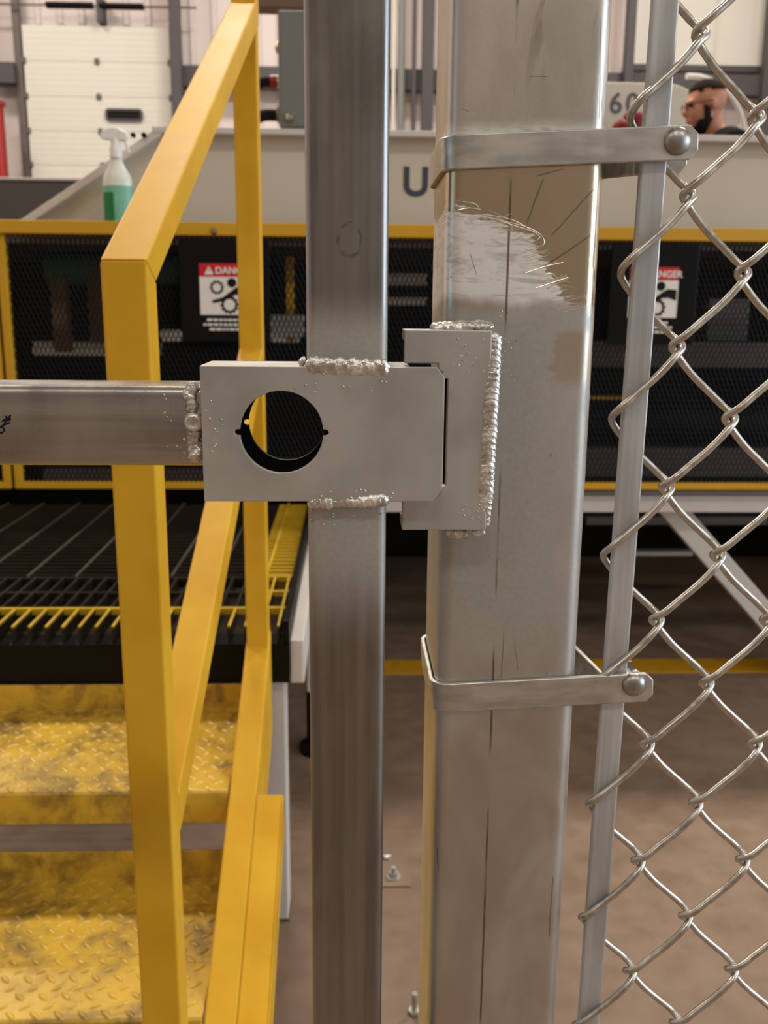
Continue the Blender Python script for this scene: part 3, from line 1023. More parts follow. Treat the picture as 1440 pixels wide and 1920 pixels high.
for c_, r_ in (((0.018, 0, 0.030), (0.098, 0.076, 0.092)), ((-0.022, 0, -0.030), (0.072, 0.064, 0.095)), ((-0.058, 0, -0.096), (0.030, 0.034, 0.026)),
               ((-0.072, 0, 0.026), (0.022, 0.052, 0.016)), ((-0.096, 0, -0.022), (0.020, 0.014, 0.020)), ((-0.088, 0, 0.000), (0.016, 0.010, 0.030)),
               ((-0.082, 0, -0.058), (0.016, 0.026, 0.010)), ((-0.079, 0, -0.071), (0.015, 0.024, 0.010)),
               ((0.022, 0.076, -0.006), (0.015, 0.009, 0.027)), ((0.022, -0.076, -0.006), (0.015, 0.009, 0.027)), ((0.030, 0, -0.09), (0.055, 0.055, 0.09))):
    bm_.ellipsoid(hp(*c_), r_, 24, 16, tilt)
bo = bm_.build('body', M['skin'], mn)
rm = bo.modifiers.new('fuse', 'REMESH')
rm.mode = 'VOXEL'
rm.voxel_size = 0.007
rm.use_smooth_shade = True
sm = bo.modifiers.new('soften', 'SMOOTH')
sm.factor = 0.5
sm.iterations = 3
# shirt and trousers over it
n = 3
SJ = [hw(0.10, 0, zP - 0.02), hw(0.11, 0, zP + 0.22 * S), hw(0.11, 0, zS - 0.05), hw(0.075, 0, zS + 0.105)]
SE = [(0, 1), (1, 2), (2, 3)]
SR = [0.15, 0.145, (0.16, 0.14), 0.075]
for s_ in (-1, 1):
    n0 = len(SJ)
    SJ += [hw(0.11, s_ * 0.185, zS), hw(0.075, s_ * 0.235, zS - 0.22)]
    SE += [(2, n0), (n0, n0 + 1)]
    SR += [0.084, 0.066]
link('shirt', skin_mesh('shirt', SJ, SE, SR), mn).data.materials.append(M['shirt'])
TJ = [hw(0.10, 0, zP + 0.02)]
TE, TR = [], [0.145]
for s_ in (-1, 1):
    n0 = len(TJ)
    TJ += [hw(0.10, s_ * 0.09, zP - 0.08), hw(0.085, s_ * 0.10, z0 + 0.49 * S), hw(0.10, s_ * 0.10, z0 + 0.10)]
    TE += [(0, n0), (n0, n0 + 1), (n0 + 1, n0 + 2)]
    TR += [0.10, 0.075, 0.062]
link('trousers', skin_mesh('trousers', TJ, TE, TR), mn).data.materials.append(M['trousers'])
for s_ in (-1, 1):
    sh2 = MB()
    c_ = hw(0.01, s_ * 0.105, z0)
    prof = [(0.12, 0), (0.13, 0.05), (0.12, 0.11), (0.02, 0.10), (-0.08, 0.065), (-0.15, 0.045), (-0.165, 0.02), (-0.15, 0)]
    sh2.loft([[(c_.x + p_[0], c_.y + q_, z0 + p_[1]) for p_ in prof] for q_ in (-0.048, 0.048)]).build('shoe', M['rubber'], mn, bevel=0.015)


def shell(name, keep, parts, mat):
    mb = MB()
    for c_, r_ in parts:
        tmpb = MB().ellipsoid((0, 0, 0), r_, 28, 20)
        idx = {}
        for f_ in tmpb.f:
            pts_ = [Vector(tmpb.v[i]) + Vector(c_) for i in f_]
            if all(keep(p_) for p_ in pts_):
                mb.add([hp(*p_) for p_ in pts_], [(0, 1, 2, 3)])
    o = mb.build(name, mat, mn, smooth=60)
    sd = o.modifiers.new('thickness', 'SOLIDIFY')
    sd.thickness = 0.006
    return o


shell('hair', lambda p_: p_.z > 0.052 + 0.0 * p_.x and p_.z > 0.052 - (p_.x - 0.02) * 0.55 - (0.03 if p_.x < -0.02 else 0), [((0.018, 0, 0.034), (0.103, 0.080, 0.094))], M['hair'])
shell('beard', lambda p_: (p_.z < -0.052 - 0.9 * max(0.0, -(p_.x + 0.045)) and p_.x < 0.035 and not (p_.z > -0.092 and abs(p_.y) < 0.024 and p_.x < -0.05)) or (-0.03 < p_.x < 0.012 and p_.z < 0.004), [((-0.024, 0, -0.034), (0.079, 0.071, 0.104))], M['hair'])
for s_ in (-1, 1):
    MB().ellipsoid(hp(-0.074, s_ * 0.030, 0.008), (0.012, 0.013, 0.012), 12, 8).build('eye', M['ink'], mn, smooth=60)
    pts_ = [hp(-0.098 + 0.002 * math.cos(a_ * 0.5236), s_ * 0.034 + 0.023 * math.cos(a_ * 0.5236), 0.004 + 0.018 * math.sin(a_ * 0.5236)) for a_ in range(13)]
    gl = MB().tube(pts_, 0.0022, 6)
    gl.tube([hp(-0.097, s_ * 0.056, 0.008), hp(-0.04, s_ * 0.076, 0.012), hp(0.020, s_ * 0.084, 0.012)], 0.002, 6)
    gl.build('glasses', M['ink'], mn, smooth=40)

# ------------------------------------------------------------------ platform of bar grating
ZPF, YF0, XR = 0.624, 1.622, -0.112                      # deck height, front edge, right edge
plat = thing('platform', (-0.9, 2.1, 0), 'raised platform of black bar grating edged in yellow paint', 'platform')
XL = -1.30
Y1, Y2 = 1.945, 2.70
gp, th = 0.030, 0.0045
yn = YF0 + 0.108
me_a = MB().box(-th / 2, th / 2, YF0 + 0.003, yn, ZPF - 0.030, ZPF).mesh('bar_end', M['grating'])
me_a2 = MB().box(-th / 2, th / 2, YF0 + 0.003, yn, ZPF - 0.004, ZPF + 0.0006).mesh('bar_end_paint', M['yellow_dirty'])
me_b = MB().box(-th / 2, th / 2, yn, Y1, ZPF - 0.030, ZPF).mesh('bearing_bar', M['grating'])
x = XR - 0.020
i = 0
while x > XL:
    link('bearing_bar', me_a, plat, loc=Vector((x, 0, 0)))
    if i < 60:
        link('bar_paint', me_a2, plat, loc=Vector((x, 0, 0)))
    link('bearing_bar', me_b, plat, loc=Vector((x, 0, 0)))
    if i < 3:
        link('bar_paint', MB().box(-th / 2, th / 2, yn, Y1, ZPF - 0.004, ZPF + 0.0006).mesh('bar_paint', M['yellow_dirty']), plat, loc=Vector((x, 0, 0)))
    x -= gp
    i += 1
for k, yy in enumerate((yn, yn + 0.107, Y1 - 0.004)):
    MB().box(XL, XR - 0.02, yy - 0.004, yy + 0.004, ZPF - 0.012, ZPF - 0.001 + (0.002 if k == 0 else 0)).build('cross_bar', M['yellow_dirty'] if k == 0 else M['grating'], plat)
    MB().box(XR - 0.086, XR - 0.012, yy - 0.0042, yy + 0.0042, ZPF - 0.010, ZPF + 0.0014).build('bar_paint', M['yellow_dirty'], plat)
# main field: bearing bars run left-right, cross rods run away
me_c = MB().box(XL, XR - 0.095, -th / 2, th / 2, ZPF - 0.030, ZPF).mesh('bearing_bar', M['grating'])
me_d = MB().box(XR - 0.095, XR - 0.012, -th / 2 - 0.001, th / 2 + 0.001, ZPF - 0.030, ZPF).mesh('bearing_bar_end', M['yellow_dirty'])
yy = Y1 + 0.015
while yy < Y2:
    link('bearing_bar', me_c, plat, loc=Vector((0, yy, 0)))
    link('bearing_bar', me_d, plat, loc=Vector((0, yy, 0)))
    yy += gp
x = XR - 0.07
i = 0
while x > XL:
    MB().tube([(x, Y1, ZPF - 0.001), (x, Y2, ZPF - 0.001)], 0.0032, 6).build('cross_rod', M['yellow_dirty'] if i == 0 else plain('worn_cross_rod', (84, 76, 68), 0.45, 0.4) if i == 1 else bpy.data.materials['worn_cross_rod'], plat, smooth=50)
    x -= 0.102
    i += 1
# black edge angles and white support frame
MB().box(XR - 0.012, XR, YF0, Y2, ZPF - 0.06, ZPF + 0.012).build('edge_angle', M['black'], plat, bevel=0.002)
fa = MB().box(XL, XR, YF0 - 0.004, YF0 + 0.0015, ZPF - 0.108, ZPF - 0.032).box(XL, XR, YF0 - 0.004, YF0 + 0.05, ZPF - 0.036, ZPF - 0.032)
fa.build('front_angle', M['black'], plat, bevel=0.001)
MB().box(XR, XR + 0.026, YF0 + 0.01, Y2, ZPF - 0.115, ZPF - 0.03).build('side_beam', M['offwhite'], plat, bevel=0.003)
MB().box(XL, XR, YF0 + 0.03, YF0 + 0.05, ZPF - 0.105, ZPF - 0.05).build('front_beam', M['black'], plat)
for xx in (-0.185, XL + 0.05):
    lg = MB().box(xx, xx + 0.062, YF0 + 0.02, YF0 + 0.032, 0.004, ZPF - 0.10).box(xx + 0.050, xx + 0.062, YF0 + 0.032, YF0 + 0.09, 0.004, ZPF - 0.10)
    lg.build('leg', M['offwhite'], plat, bevel=0.002)
    MB().box(xx, xx + 0.063, YF0 + 0.018, YF0 + 0.092, 0.0, 0.004).build('foot_plate', M['dark_steel'], plat)
for xx in (-0.115, XL + 0.05):
    MB().box(xx, xx + 0.05, 2.30, 2.45, 0.20, ZPF - 0.115).build('leg', M['offwhite'], plat, bevel=0.004)
    MB().lathe([(0.05, 0), (0.05, 0.02), (0.03, 0.03), (0.03, 0.20)], (xx + 0.025, 2.37, 0), 'z', 16).build('levelling_foot', M['rubber'], plat, smooth=40)

# ------------------------------------------------------------------ yellow staircase with its handrail
W = 0.0381
st = thing('staircase', (-0.45, 1.1, 0), 'yellow steel stair with a square-tube handrail and worn chequer-plate treads', 'staircase')
XA = P(236, 600, 0.80).x
XB = P(468, 550, 1.57).x
YA, YBp = 0.80, 1.57
zA = P(236, 487, YA).z                                  # top of the front face of the near post
zBt = P(468, 4, YBp).z
slope = (zBt - zA) / (YBp - YA)
zBb = P(490, 1214, YBp).z                               # where the far post meets the stringer


def xat(y):
    return XA + (XB - XA) * (y - YA) / (YBp - YA)


# near post: front face at YA, mitred to the top rail
tp = MB()
hy = W
c0, c1 = XA - W / 2, XA + W / 2
ang = math.atan(slope)
drop = W / math.cos(ang)
post_poly = [(YA, 0.0), (YA + W, 0.0), (YA + W, zA - drop + W * slope + 0.006), (YA, zA)]
tp.prism_x(post_poly, c0, c1).build('handrail_post', M['yellow'], st, bevel=0.0022)
# top rail, sheared prism between near post and beyond the far post
def slanted(y0, z0_, y1, z1_, thick, width, name, mat=None, bev=0.0022):
    mb = MB()
    r0 = [(xat(y0) - width / 2, y0, z0_), (xat(y0) + width / 2, y0, z0_), (xat(y0) + width / 2, y0, z0_ - thick), (xat(y0) - width / 2, y0, z0_ - thick)]
    r1 = [(xat(y1) - width / 2, y1, z1_), (xat(y1) + width / 2, y1, z1_), (xat(y1) + width / 2, y1, z1_ - thick), (xat(y1) - width / 2, y1, z1_ - thick)]
    return mb.loft([r0, r1]).build(name, mat or M['yellow'], st, bevel=bev)
trl = MB()
yE = YBp + W
zE = zA + slope * (yE - YA)
ra = [(XA - W / 2, YA, zA), (XA + W / 2, YA, zA), (XA + W / 2, YA + W, zA - drop + W * slope + 0.006), (XA - W / 2, YA + W, zA - drop + W * slope + 0.006)]
rb_ = [(xat(yE) - W / 2, yE, zE), (xat(yE) + W / 2, yE, zE), (xat(yE) + W / 2, yE, zE - drop), (xat(yE) - W / 2, yE, zE - drop)]
trl.loft([ra, rb_]).build('top_rail', M['yellow'], st, bevel=0.0022)
# far post
MB().box(XB - W / 2, XB + W / 2, YBp, YBp + W, zBb - 0.02, zBt + 0.01).build('handrail_post', M['yellow'], st, bevel=0.0022)
# mid rail
zmB = P(472, 652, YBp).z
zmA = zmB - slope * (YBp - YA)
slanted(YA + W - 0.004, zmA + slope * W, YBp + 0.003, zmB, drop, W, 'mid_rail')
# right-hand stringer: upper flange along the stair line, outer flange from lower down
zs = lambda y: zBb + slope * (y - YBp)
y_end = 0.42
sg = MB()
def quad(xa, xb, y0, y1, t):
    r0 = [(xa, y0, zs(y0)), (xb, y0, zs(y0)), (xb, y0, zs(y0) - t), (xa, y0, zs(y0) - t)]
    r1 = [(xa, y1, zs(y1)), (xb, y1, zs(y1)), (xb, y1, zs(y1) - t), (xa, y1, zs(y1) - t)]
    return MB().loft([r0, r1])
y_end = YBp - (zs(YBp) - 0.02) / slope
quad(XB - W / 2 - 0.002, XB + W / 2 + 0.002, y_end, YBp + W, 0.19 if y_end > 0 else 0.19).build('stringer', M['yellow'], st, bevel=0.003)
quad(XB + W / 2 + 0.002, XB + W / 2 + 0.044, y_end, 1.31, 0.012).build('stringer_flange', M['yellow'], st, bevel=0.002)
quad(XB + W / 2 + 0.038, XB + W / 2 + 0.044, y_end, 1.31, 0.06).build('stringer_lip', M['yellow'], st, bevel=0.002)
XT0, XT1 = -0.98, XB - W / 2 - 0.004
quad(XT0 - W - 0.004, XT0 - 0.004, y_end, YBp + W, 0.19).build('stringer', M['yellow'], st, bevel=0.003)
# treads
rise, run = 0.154, 0.29
lug = MB()
def lugs(yf, yb, zt_):
    mb = MB()
    px_, py_ = 0.030, 0.0165
    r_ = 0
    y_ = yf + 0.010
    while y_ < yb - 0.006:
        x_ = XT0 + 0.01 + (px_ / 2 if r_ % 2 else 0)
        while x_ < XT1 - 0.008:
            an = R(45) if (r_ % 2) else R(-45)
            ca, sa = math.cos(an), math.sin(an)
            L, Wd, h = 0.0120, 0.0042, 0.0028
            loc = [(-L, 0, 0), (-L * .4, -Wd, 0), (L * .4, -Wd, 0), (L, 0, 0), (L * .4, Wd, 0), (-L * .4, Wd, 0),
                   (-L * .62, 0, h * .75), (-L * .2, -Wd * .35, h), (L * .2, -Wd * .35, h), (L * .62, 0, h * .75), (L * .2, Wd * .35, h), (-L * .2, Wd * .35, h)]
            vs = [(x_ + p_[0] * ca - p_[1] * sa, y_ + p_[0] * sa + p_[1] * ca, zt_ + p_[2] - 0.0002) for p_ in loc]
            fs = [(i_, (i_ + 1) % 6, 6 + (i_ + 1) % 6, 6 + i_) for i_ in range(6)] + [(6, 7, 8, 9, 10, 11)]
            mb.add(vs, fs)
            x_ += px_
        y_ += py_
        r_ += 1
    return mb
lug_me = None
for k in range(4):
    yf = 1.31 - run * k
    zt_ = EYE.z - 0.73 - rise * k
    if zt_ < 0.02:
        break
    yb = yf + 0.298
    poly = [(yf, zt_ - 0.054), (yf + 0.005, zt_ - 0.054), (yf + 0.005, zt_ - 0.005), (yb - 0.005, zt_ - 0.005), (yb - 0.005, zt_ + 0.048), (yb, zt_ + 0.048), (yb, zt_), (yb, zt_ - 0.005)]
    poly = [(yf, zt_ - 0.054), (yf + 0.004, zt_ - 0.054), (yf + 0.006, zt_ - 0.006), (yb + 0.004, zt_ - 0.006), (yb + 0.004, zt_ + 0.048), (yb, zt_ + 0.048), (yb - 0.003, zt_), (yf + 0.004, zt_), (yf, zt_ - 0.004)]
    td = MB().prism_x(poly, XT0, XT1).build('tread', M['tread'], st, bevel=0.0015)
    lg = lugs(yf, yb, zt_).build('chequer_lugs', M['tread'], td, smooth=70)
    tag(lg, kind='stuff')

# ------------------------------------------------------------------ gate: stile, rail, lock box
YT = 0.443
ga = P(572, 700, YT).x
xg0 = (P(570, 300, YT).x + P(583, 1500, YT).x) / 2
xg1 = xg0 + 0.0381
YBX = 0.437
def box_px(px, py):
    q_ = P(px, py, YBX)
    return q_.x, q_.z
bx0, bzt = box_px(374, 686)
bx1 = P(832, 800, YBX).x
bzb = P(380, 940, YBX).z
gate = thing('gate', ((xg0 + xg1) / 2, YT + 0.019, 0.03), 'grey square-tube steel gate frame with a welded lock box', 'gate')
ztop_g = 1.95
MB().prism_z(rrect(xg0, xg1, YT, YT + 0.0381, 0.0042), bzt - 0.001, ztop_g).build('stile', M['stile'], gate, smooth=30)
MB().prism_z(rrect(xg0, xg1, YT, YT + 0.0381, 0.0042), 0.03, bzb + 0.001).build('stile', M['stile'], gate, smooth=30)
zr1 = P(200, 724, YT).z
zr0 = zr1 - 0.0381
pr = rrect(YT, YT + 0.0381, zr0, zr1, 0.0042)
MB().prism_x(pr, -0.62, bx0 + 0.0005).build('rail', M['rail'], gate, smooth=30)
# marker scribble at the end of the rail
mk = MB()
for pts_ in ([(-8, 810), (2, 800), (8, 806), (3, 812), (-4, 808)], [(4, 790), (12, 786), (8, 796), (18, 792)], [(10, 780), (16, 788), (20, 784)], [(12, 790), (20, 778)], [(2, 800), (10, 795)]):
    mk.tube(catmull([P(a_, b_, YT) - Vector((0, 0.0001, 0)) for a_, b_ in pts_], 3), 0.00045, 5)
mk.build('marker_scribble', M['ink'], gate)

# lock box shell
lb = None
ch = 0.0045
outer = [(bx0, bzb), (bx1 - ch, bzb), (bx1, bzb + ch * 1.4), (bx1, bzt - ch), (bx1 - ch * 0.8, bzt), (bx0, bzt)]
hc2 = P(528, 811, YBX)
hr = 78.0 * YBX / F
def keyhole(cx, cz, r_):
    pts_ = []
    kw, kd = 0.00145, 0.0026
    for k in range(64):
        a_ = 2 * math.pi * k / 64
        ca, sa = math.cos(a_), math.sin(a_)
        if abs(sa * r_) < kw * 1.01:
            continue
        pts_.append((a_, cx + r_ * ca, cz + r_ * sa))
    out = []
    for side in (1, -1):
        s = 1 if side == 1 else -1
    # right slot, upper arc, left slot, lower arc
    up_ = [p_[1:] for p_ in pts_ if p_[0] < math.pi]
    lo_ = [p_[1:] for p_ in pts_ if p_[0] > math.pi]
    rs = [(cx + r_ - 0.0002, cz - kw), (cx + r_ + kd - kw, cz - kw), (cx + r_ + kd - 0.0003, cz - kw * 0.6), (cx + r_ + kd, cz), (cx + r_ + kd - 0.0003, cz + kw * 0.6), (cx + r_ + kd - kw, cz + kw), (cx + r_ - 0.0002, cz + kw)]
    ls = [(2 * cx - a_, b_) for a_, b_ in reversed(rs)]
    return rs + up_ + ls + lo_
hole = keyhole(hc2.x, hc2.z, hr)
bd = 0.041
MB().plate(outer, [hole], YBX, YBX + 0.003).build('lock_box_front', M['silver'], gate, bevel=0.0006)
xbe = P(768, 800, YBX).x                                # the box proper ends short of the post; its face plate runs on as the tongue
body_o = [(bx0, bzb), (xbe, bzb), (xbe, bzt), (bx0, bzt)]
tk = 0.003
body_i = [(bx0 + tk, bzb + tk), (xbe - tk, bzb + tk), (xbe - tk, bzt - tk), (bx0 + tk, bzt - tk)]
MB().plate(body_o, [hole], YBX + bd - 0.003, YBX + bd).build('lock_box_back', M['box_shade'], gate)  # back plate coloured dark to paint the shade inside the box
MB().plate(body_o, [body_i], YBX + 0.003, YBX + bd - 0.003).build('lock_box_rim', M['silver'], gate)
MB().plate(body_i, [hole], YBX + 0.0031, YBX + 0.0036).build('lock_box_inner_shade', M['box_shade'], gate)  # thin dark sheet added behind the face for the box's inner shade


# weld beads -----------------------------------------------------------------
def weld(path, rad, name, parent, pitch=0.0022, rough=0.35, seed=0, seg=12, flat=0.75, nrm=Vector((0, -1, 0)), step=0.0006, amp=0.2):
    """a lumpy, rippled bead along a path; flattened along nrm"""
    path = [Vector(p_) for p_ in path]
    pts_ = [path[0]]
    for a_, b_ in zip(path, path[1:]):
        n_ = max(2, int((b_ - a_).length / step))
        pts_ += [a_.lerp(b_, (k + 1) / n_) for k in range(n_)]
    s_ = 0
    rings = []
    N = len(pts_)
    for i, p_ in enumerate(pts_):
        t_ = (pts_[min(i + 1, N - 1)] - pts_[max(i - 1, 0)]).normalized()
        u_ = nrm.normalized()
        v_ = t_.cross(u_).normalized()
        if i:
            s_ += (p_ - pts_[i - 1]).length
        endf = min(1.0, 0.35 + min(i, N - 1 - i) * step / (rad * 0.9))
        ring = []
        for k in range(seg):
            a_ = 2 * math.pi * k / seg
            # crescent ripples: phase shifts across the bead
            ph = s_ / pitch * 2 * math.pi + 3.4 * max(0.0, math.sin(a_)) ** 2
            saw = (ph / (2 * math.pi)) % 1.0
            lump = 0.92 + amp * saw ** 1.5 + rough * 0.9 * noise.noise(Vector((s_ * 260 + seed * 9, math.cos(a_) * 0.9, math.sin(a_) * 0.9 + seed))) \
                + rough * 0.5 * noise.noise(Vector((s_ * 700 + seed * 5, math.cos(a_) * 2, math.sin(a_) * 2)))
            ring.append(p_ + (v_ * math.cos(a_) + u_ * math.sin(a_) * flat) * rad * lump * endf)
        rings.append(ring)
    return MB().loft(rings).build(name, M['weld'], parent, smooth=75)


Q = lambda px, py, y: P(px, py, y)
yw = YBX + 0.001
weld([Q(572, 684, yw), Q(600, 686, yw), Q(650, 688, yw), Q(690, 690, yw), Q(732, 690, yw)], 0.0042, 'weld_bead', gate, 0.0058, 0.16, 1, amp=0.20, flat=0.5, step=0.0004, seg=20)
weld([Q(560, 676, yw + 0.003), Q(574, 680, yw + 0.002)], 0.0024, 'weld_bead', gate, 0.003, 0.5, 8)
weld([Q(576, 944, yw + 0.001), Q(600, 942, yw + 0.001), Q(650, 941, yw + 0.001), Q(700, 939, yw), Q(730, 936, yw)], 0.0032, 'weld_bead', gate, 0.0026, 0.22, 2, amp=0.16, step=0.0004, seg=20)
weld([Q(366, 716, YT + 0.0005), Q(356, 740, YT), Q(362, 775, YT - 0.001)], 0.0030, 'weld_bead', gate, 0.003, 0.55, 3)
weld([Q(364, 800, YT - 0.001), Q(366, 830, YT), Q(368, 868, YT + 0.0005)], 0.0036, 'weld_bead', gate, 0.003, 0.55, 4)
c_ = Q(364, 792, YT - 0.002)
blob = MB()
prof = []
for k in range(9):
    a_ = math.pi / 2 * k / 8
    prof.append((0.0050 * math.cos(a_) + 0.0002, -0.0034 * math.sin(a_)))
prof = [(0.0054, 0.002)] + prof[:6] + [(0.0022, -0.0026), (0.0008, -0.0023)]
blob.lathe(prof, c_, 'y', 20).build('weld_bead', M['weld'], gate, smooth=60)
rnd = random.Random(3)
sp = MB()
for (px0, px1, py0, py1, yy_) in ((540, 760, 700, 735, YBX), (545, 740, 915, 935, YBX), (385, 420, 740, 890, YBX), (580, 720, 955, 990, YT), (300, 350, 740, 860, YT)):
    for k in range(14):
        q_ = P(rnd.uniform(px0, px1), rnd.uniform(py0, py1), yy_)
        sp.ellipsoid(q_, (rnd.uniform(0.0002, 0.0006),) * 3, 8, 6)
tag(sp.build('weld_spatter', M['weld'], gate, smooth=60), kind='stuff')

# ------------------------------------------------------------------ main post with the strike
gp_ = thing('gate_post', ((XPL + XPR) / 2, YP + 0.038, 0), 'thick square galvanised steel post with a welded latch keeper', 'post')
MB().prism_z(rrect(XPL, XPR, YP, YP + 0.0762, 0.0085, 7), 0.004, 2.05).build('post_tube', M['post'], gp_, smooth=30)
MB().box(XPL - 0.03, XPR + 0.03, YP - 0.03, YP + 0.106, 0, 0.008).build('base_plate', M['bar'], gp_, bevel=0.002)
YK0 = 0.4465
sxl, sxr = P(758, 650, YK0).x, P(917, 800, YK0).x
szt, szb = P(850, 619, YK0).z, P(850, 994, YK0).z
nzt, nzb = P(800, 684, YK0).z, P(800, 938, YK0).z
nx = P(827, 800, YK0).x
sx2 = P(838, 800, YK0).x
s1, s2 = P(838, 710, YK0).z, P(838, 911, YK0).z
skp = [(sxl, szb), (sxr, szb), (sxr, szt), (sxl, szt), (sxl, nzt + 0.0006), (P(822, 684, YK0).x, nzt + 0.0006), (P(822, 684, YK0).x, nzt - 0.002), (nx, nzt - 0.0035), (nx, s1), (sx2, s1), (sx2, s2), (nx, s2), (nx, nzb + 0.003), (P(810, 938, YK0).x, nzb), (sxl, nzb)]
MB().plate(skp, [], YK0, YK0 + 0.005).build('keeper_plate', M['silver'], gp_, bevel=0.0005)
# folded top and bottom of the keeper, then a black sheet painting the slot's shade
kb = MB().box(sxl, sxr, YK0 + 0.005, YP + 0.0002, szt - 0.005, szt).box(sxl, sxr, YK0 + 0.005, YP + 0.0002, szb, szb + 0.005).box(sxr - 0.004, sxr, YK0 + 0.005, YP + 0.0002, szb + 0.005, szt - 0.005)
kb.build('keeper_flange', M['silver'], gp_, bevel=0.0005)
MB().box(XPL + 0.001, sxr - 0.004, YP - 0.004, YP - 0.0005, szb + 0.005, szt - 0.005).build('keeper_slot_shade', M['black'], gp_)
yk = YK0 + 0.001
weld([Q(926, 622, yk + 0.002), Q(924, 680, yk + 0.001), Q(920, 760, yk), Q(915, 850, yk), Q(911, 920, yk), Q(904, 992, yk + 0.002)], 0.0040, 'weld_bead', gp_, 0.0030, 0.06, 11, 24, 0.55, step=0.0003, amp=0.13)
weld([Q(806, 614, yk + 0.010), Q(860, 611, yk + 0.010), Q(926, 612, yk + 0.008)], 0.0032, 'weld_bead', gp_, 0.003, 0.40, 12, nrm=Vector((0, -0.6, 0.8)))
weld([Q(836, 1001, yk + 0.010), Q(870, 1000, yk + 0.010), Q(878, 999, yk + 0.009)], 0.0026, 'weld_bead', gp_, 0.003, 0.45, 13)
weld([Q(884, 1000, yk + 0.008), Q(910, 998, yk + 0.006)], 0.0024, 'weld_bead', gp_, 0.005, 0.15, 14)
sp = MB()
for (px0, px1, py0, py1, yy_) in ((850, 915, 630, 700, YK0), (935, 970, 580, 720, YP), (860, 910, 940, 985, YK0)):
    for k in range(26):
        q_ = P(rnd.uniform(px0, px1), rnd.uniform(py0, py1), yy_)
        sp.ellipsoid(q_, (rnd.uniform(0.00015, 0.0005),) * 3, 8, 6)
tag(sp.build('weld_spatter', M['weld'], gp_, smooth=60), kind='stuff')

# curled bright strands left by the grinder along the ragged edge of the ground patch
sc_m = plain('bright_scratch', (226, 216, 196), 0.3, 0.6, 0.05)
rs_ = random.Random(21)
cur = MB()
yq = YP - 0.00002
for pts_ in ([(868, 378), (890, 382), (898, 390)], [(858, 394), (880, 390), (902, 393)], [(905, 402), (935, 406), (965, 414), (990, 428)], [(915, 408), (950, 416), (985, 425), (1010, 437), (1020, 450), (1018, 460), (1006, 462)],
             [(940, 415), (980, 428), (1000, 434), (1012, 444), (1008, 449)], [(985, 512), (1020, 500), (1056, 492)], [(1000, 530), (1030, 512), (1050, 528)], [(1005, 540), (1035, 530), (1065, 520)]):
    cur.tube(catmull([P(a_, b_, yq) for a_, b_ in pts_], 4), 0.00022, 5)
for k in range(46):
    u_ = rs_.random()
    px_ = 930 + u_ * 150
    py_ = 412 + (u_ ** 1.5) * 175 + rs_.uniform(-14, 16)
    ln_ = rs_.uniform(18, 46)
    an = rs_.uniform(-0.35, 0.45) - u_ * 0.25
    pts_ = [(px_ - ln_ / 2, py_ - an * ln_ / 2), (px_, py_ + rs_.uniform(-3, 3)), (px_ + ln_ / 2, py_ + an * ln_ / 2)]
    cur.tube(catmull([P(a_, b_, yq) for a_, b_ in pts_], 3), 0.00016, 4)
tag(cur.build('grinder_scratches', sc_m, gp_), kind='stuff')

# ------------------------------------------------------------------ brace bands
FY = 0.470                                              # centre plane of the fabric


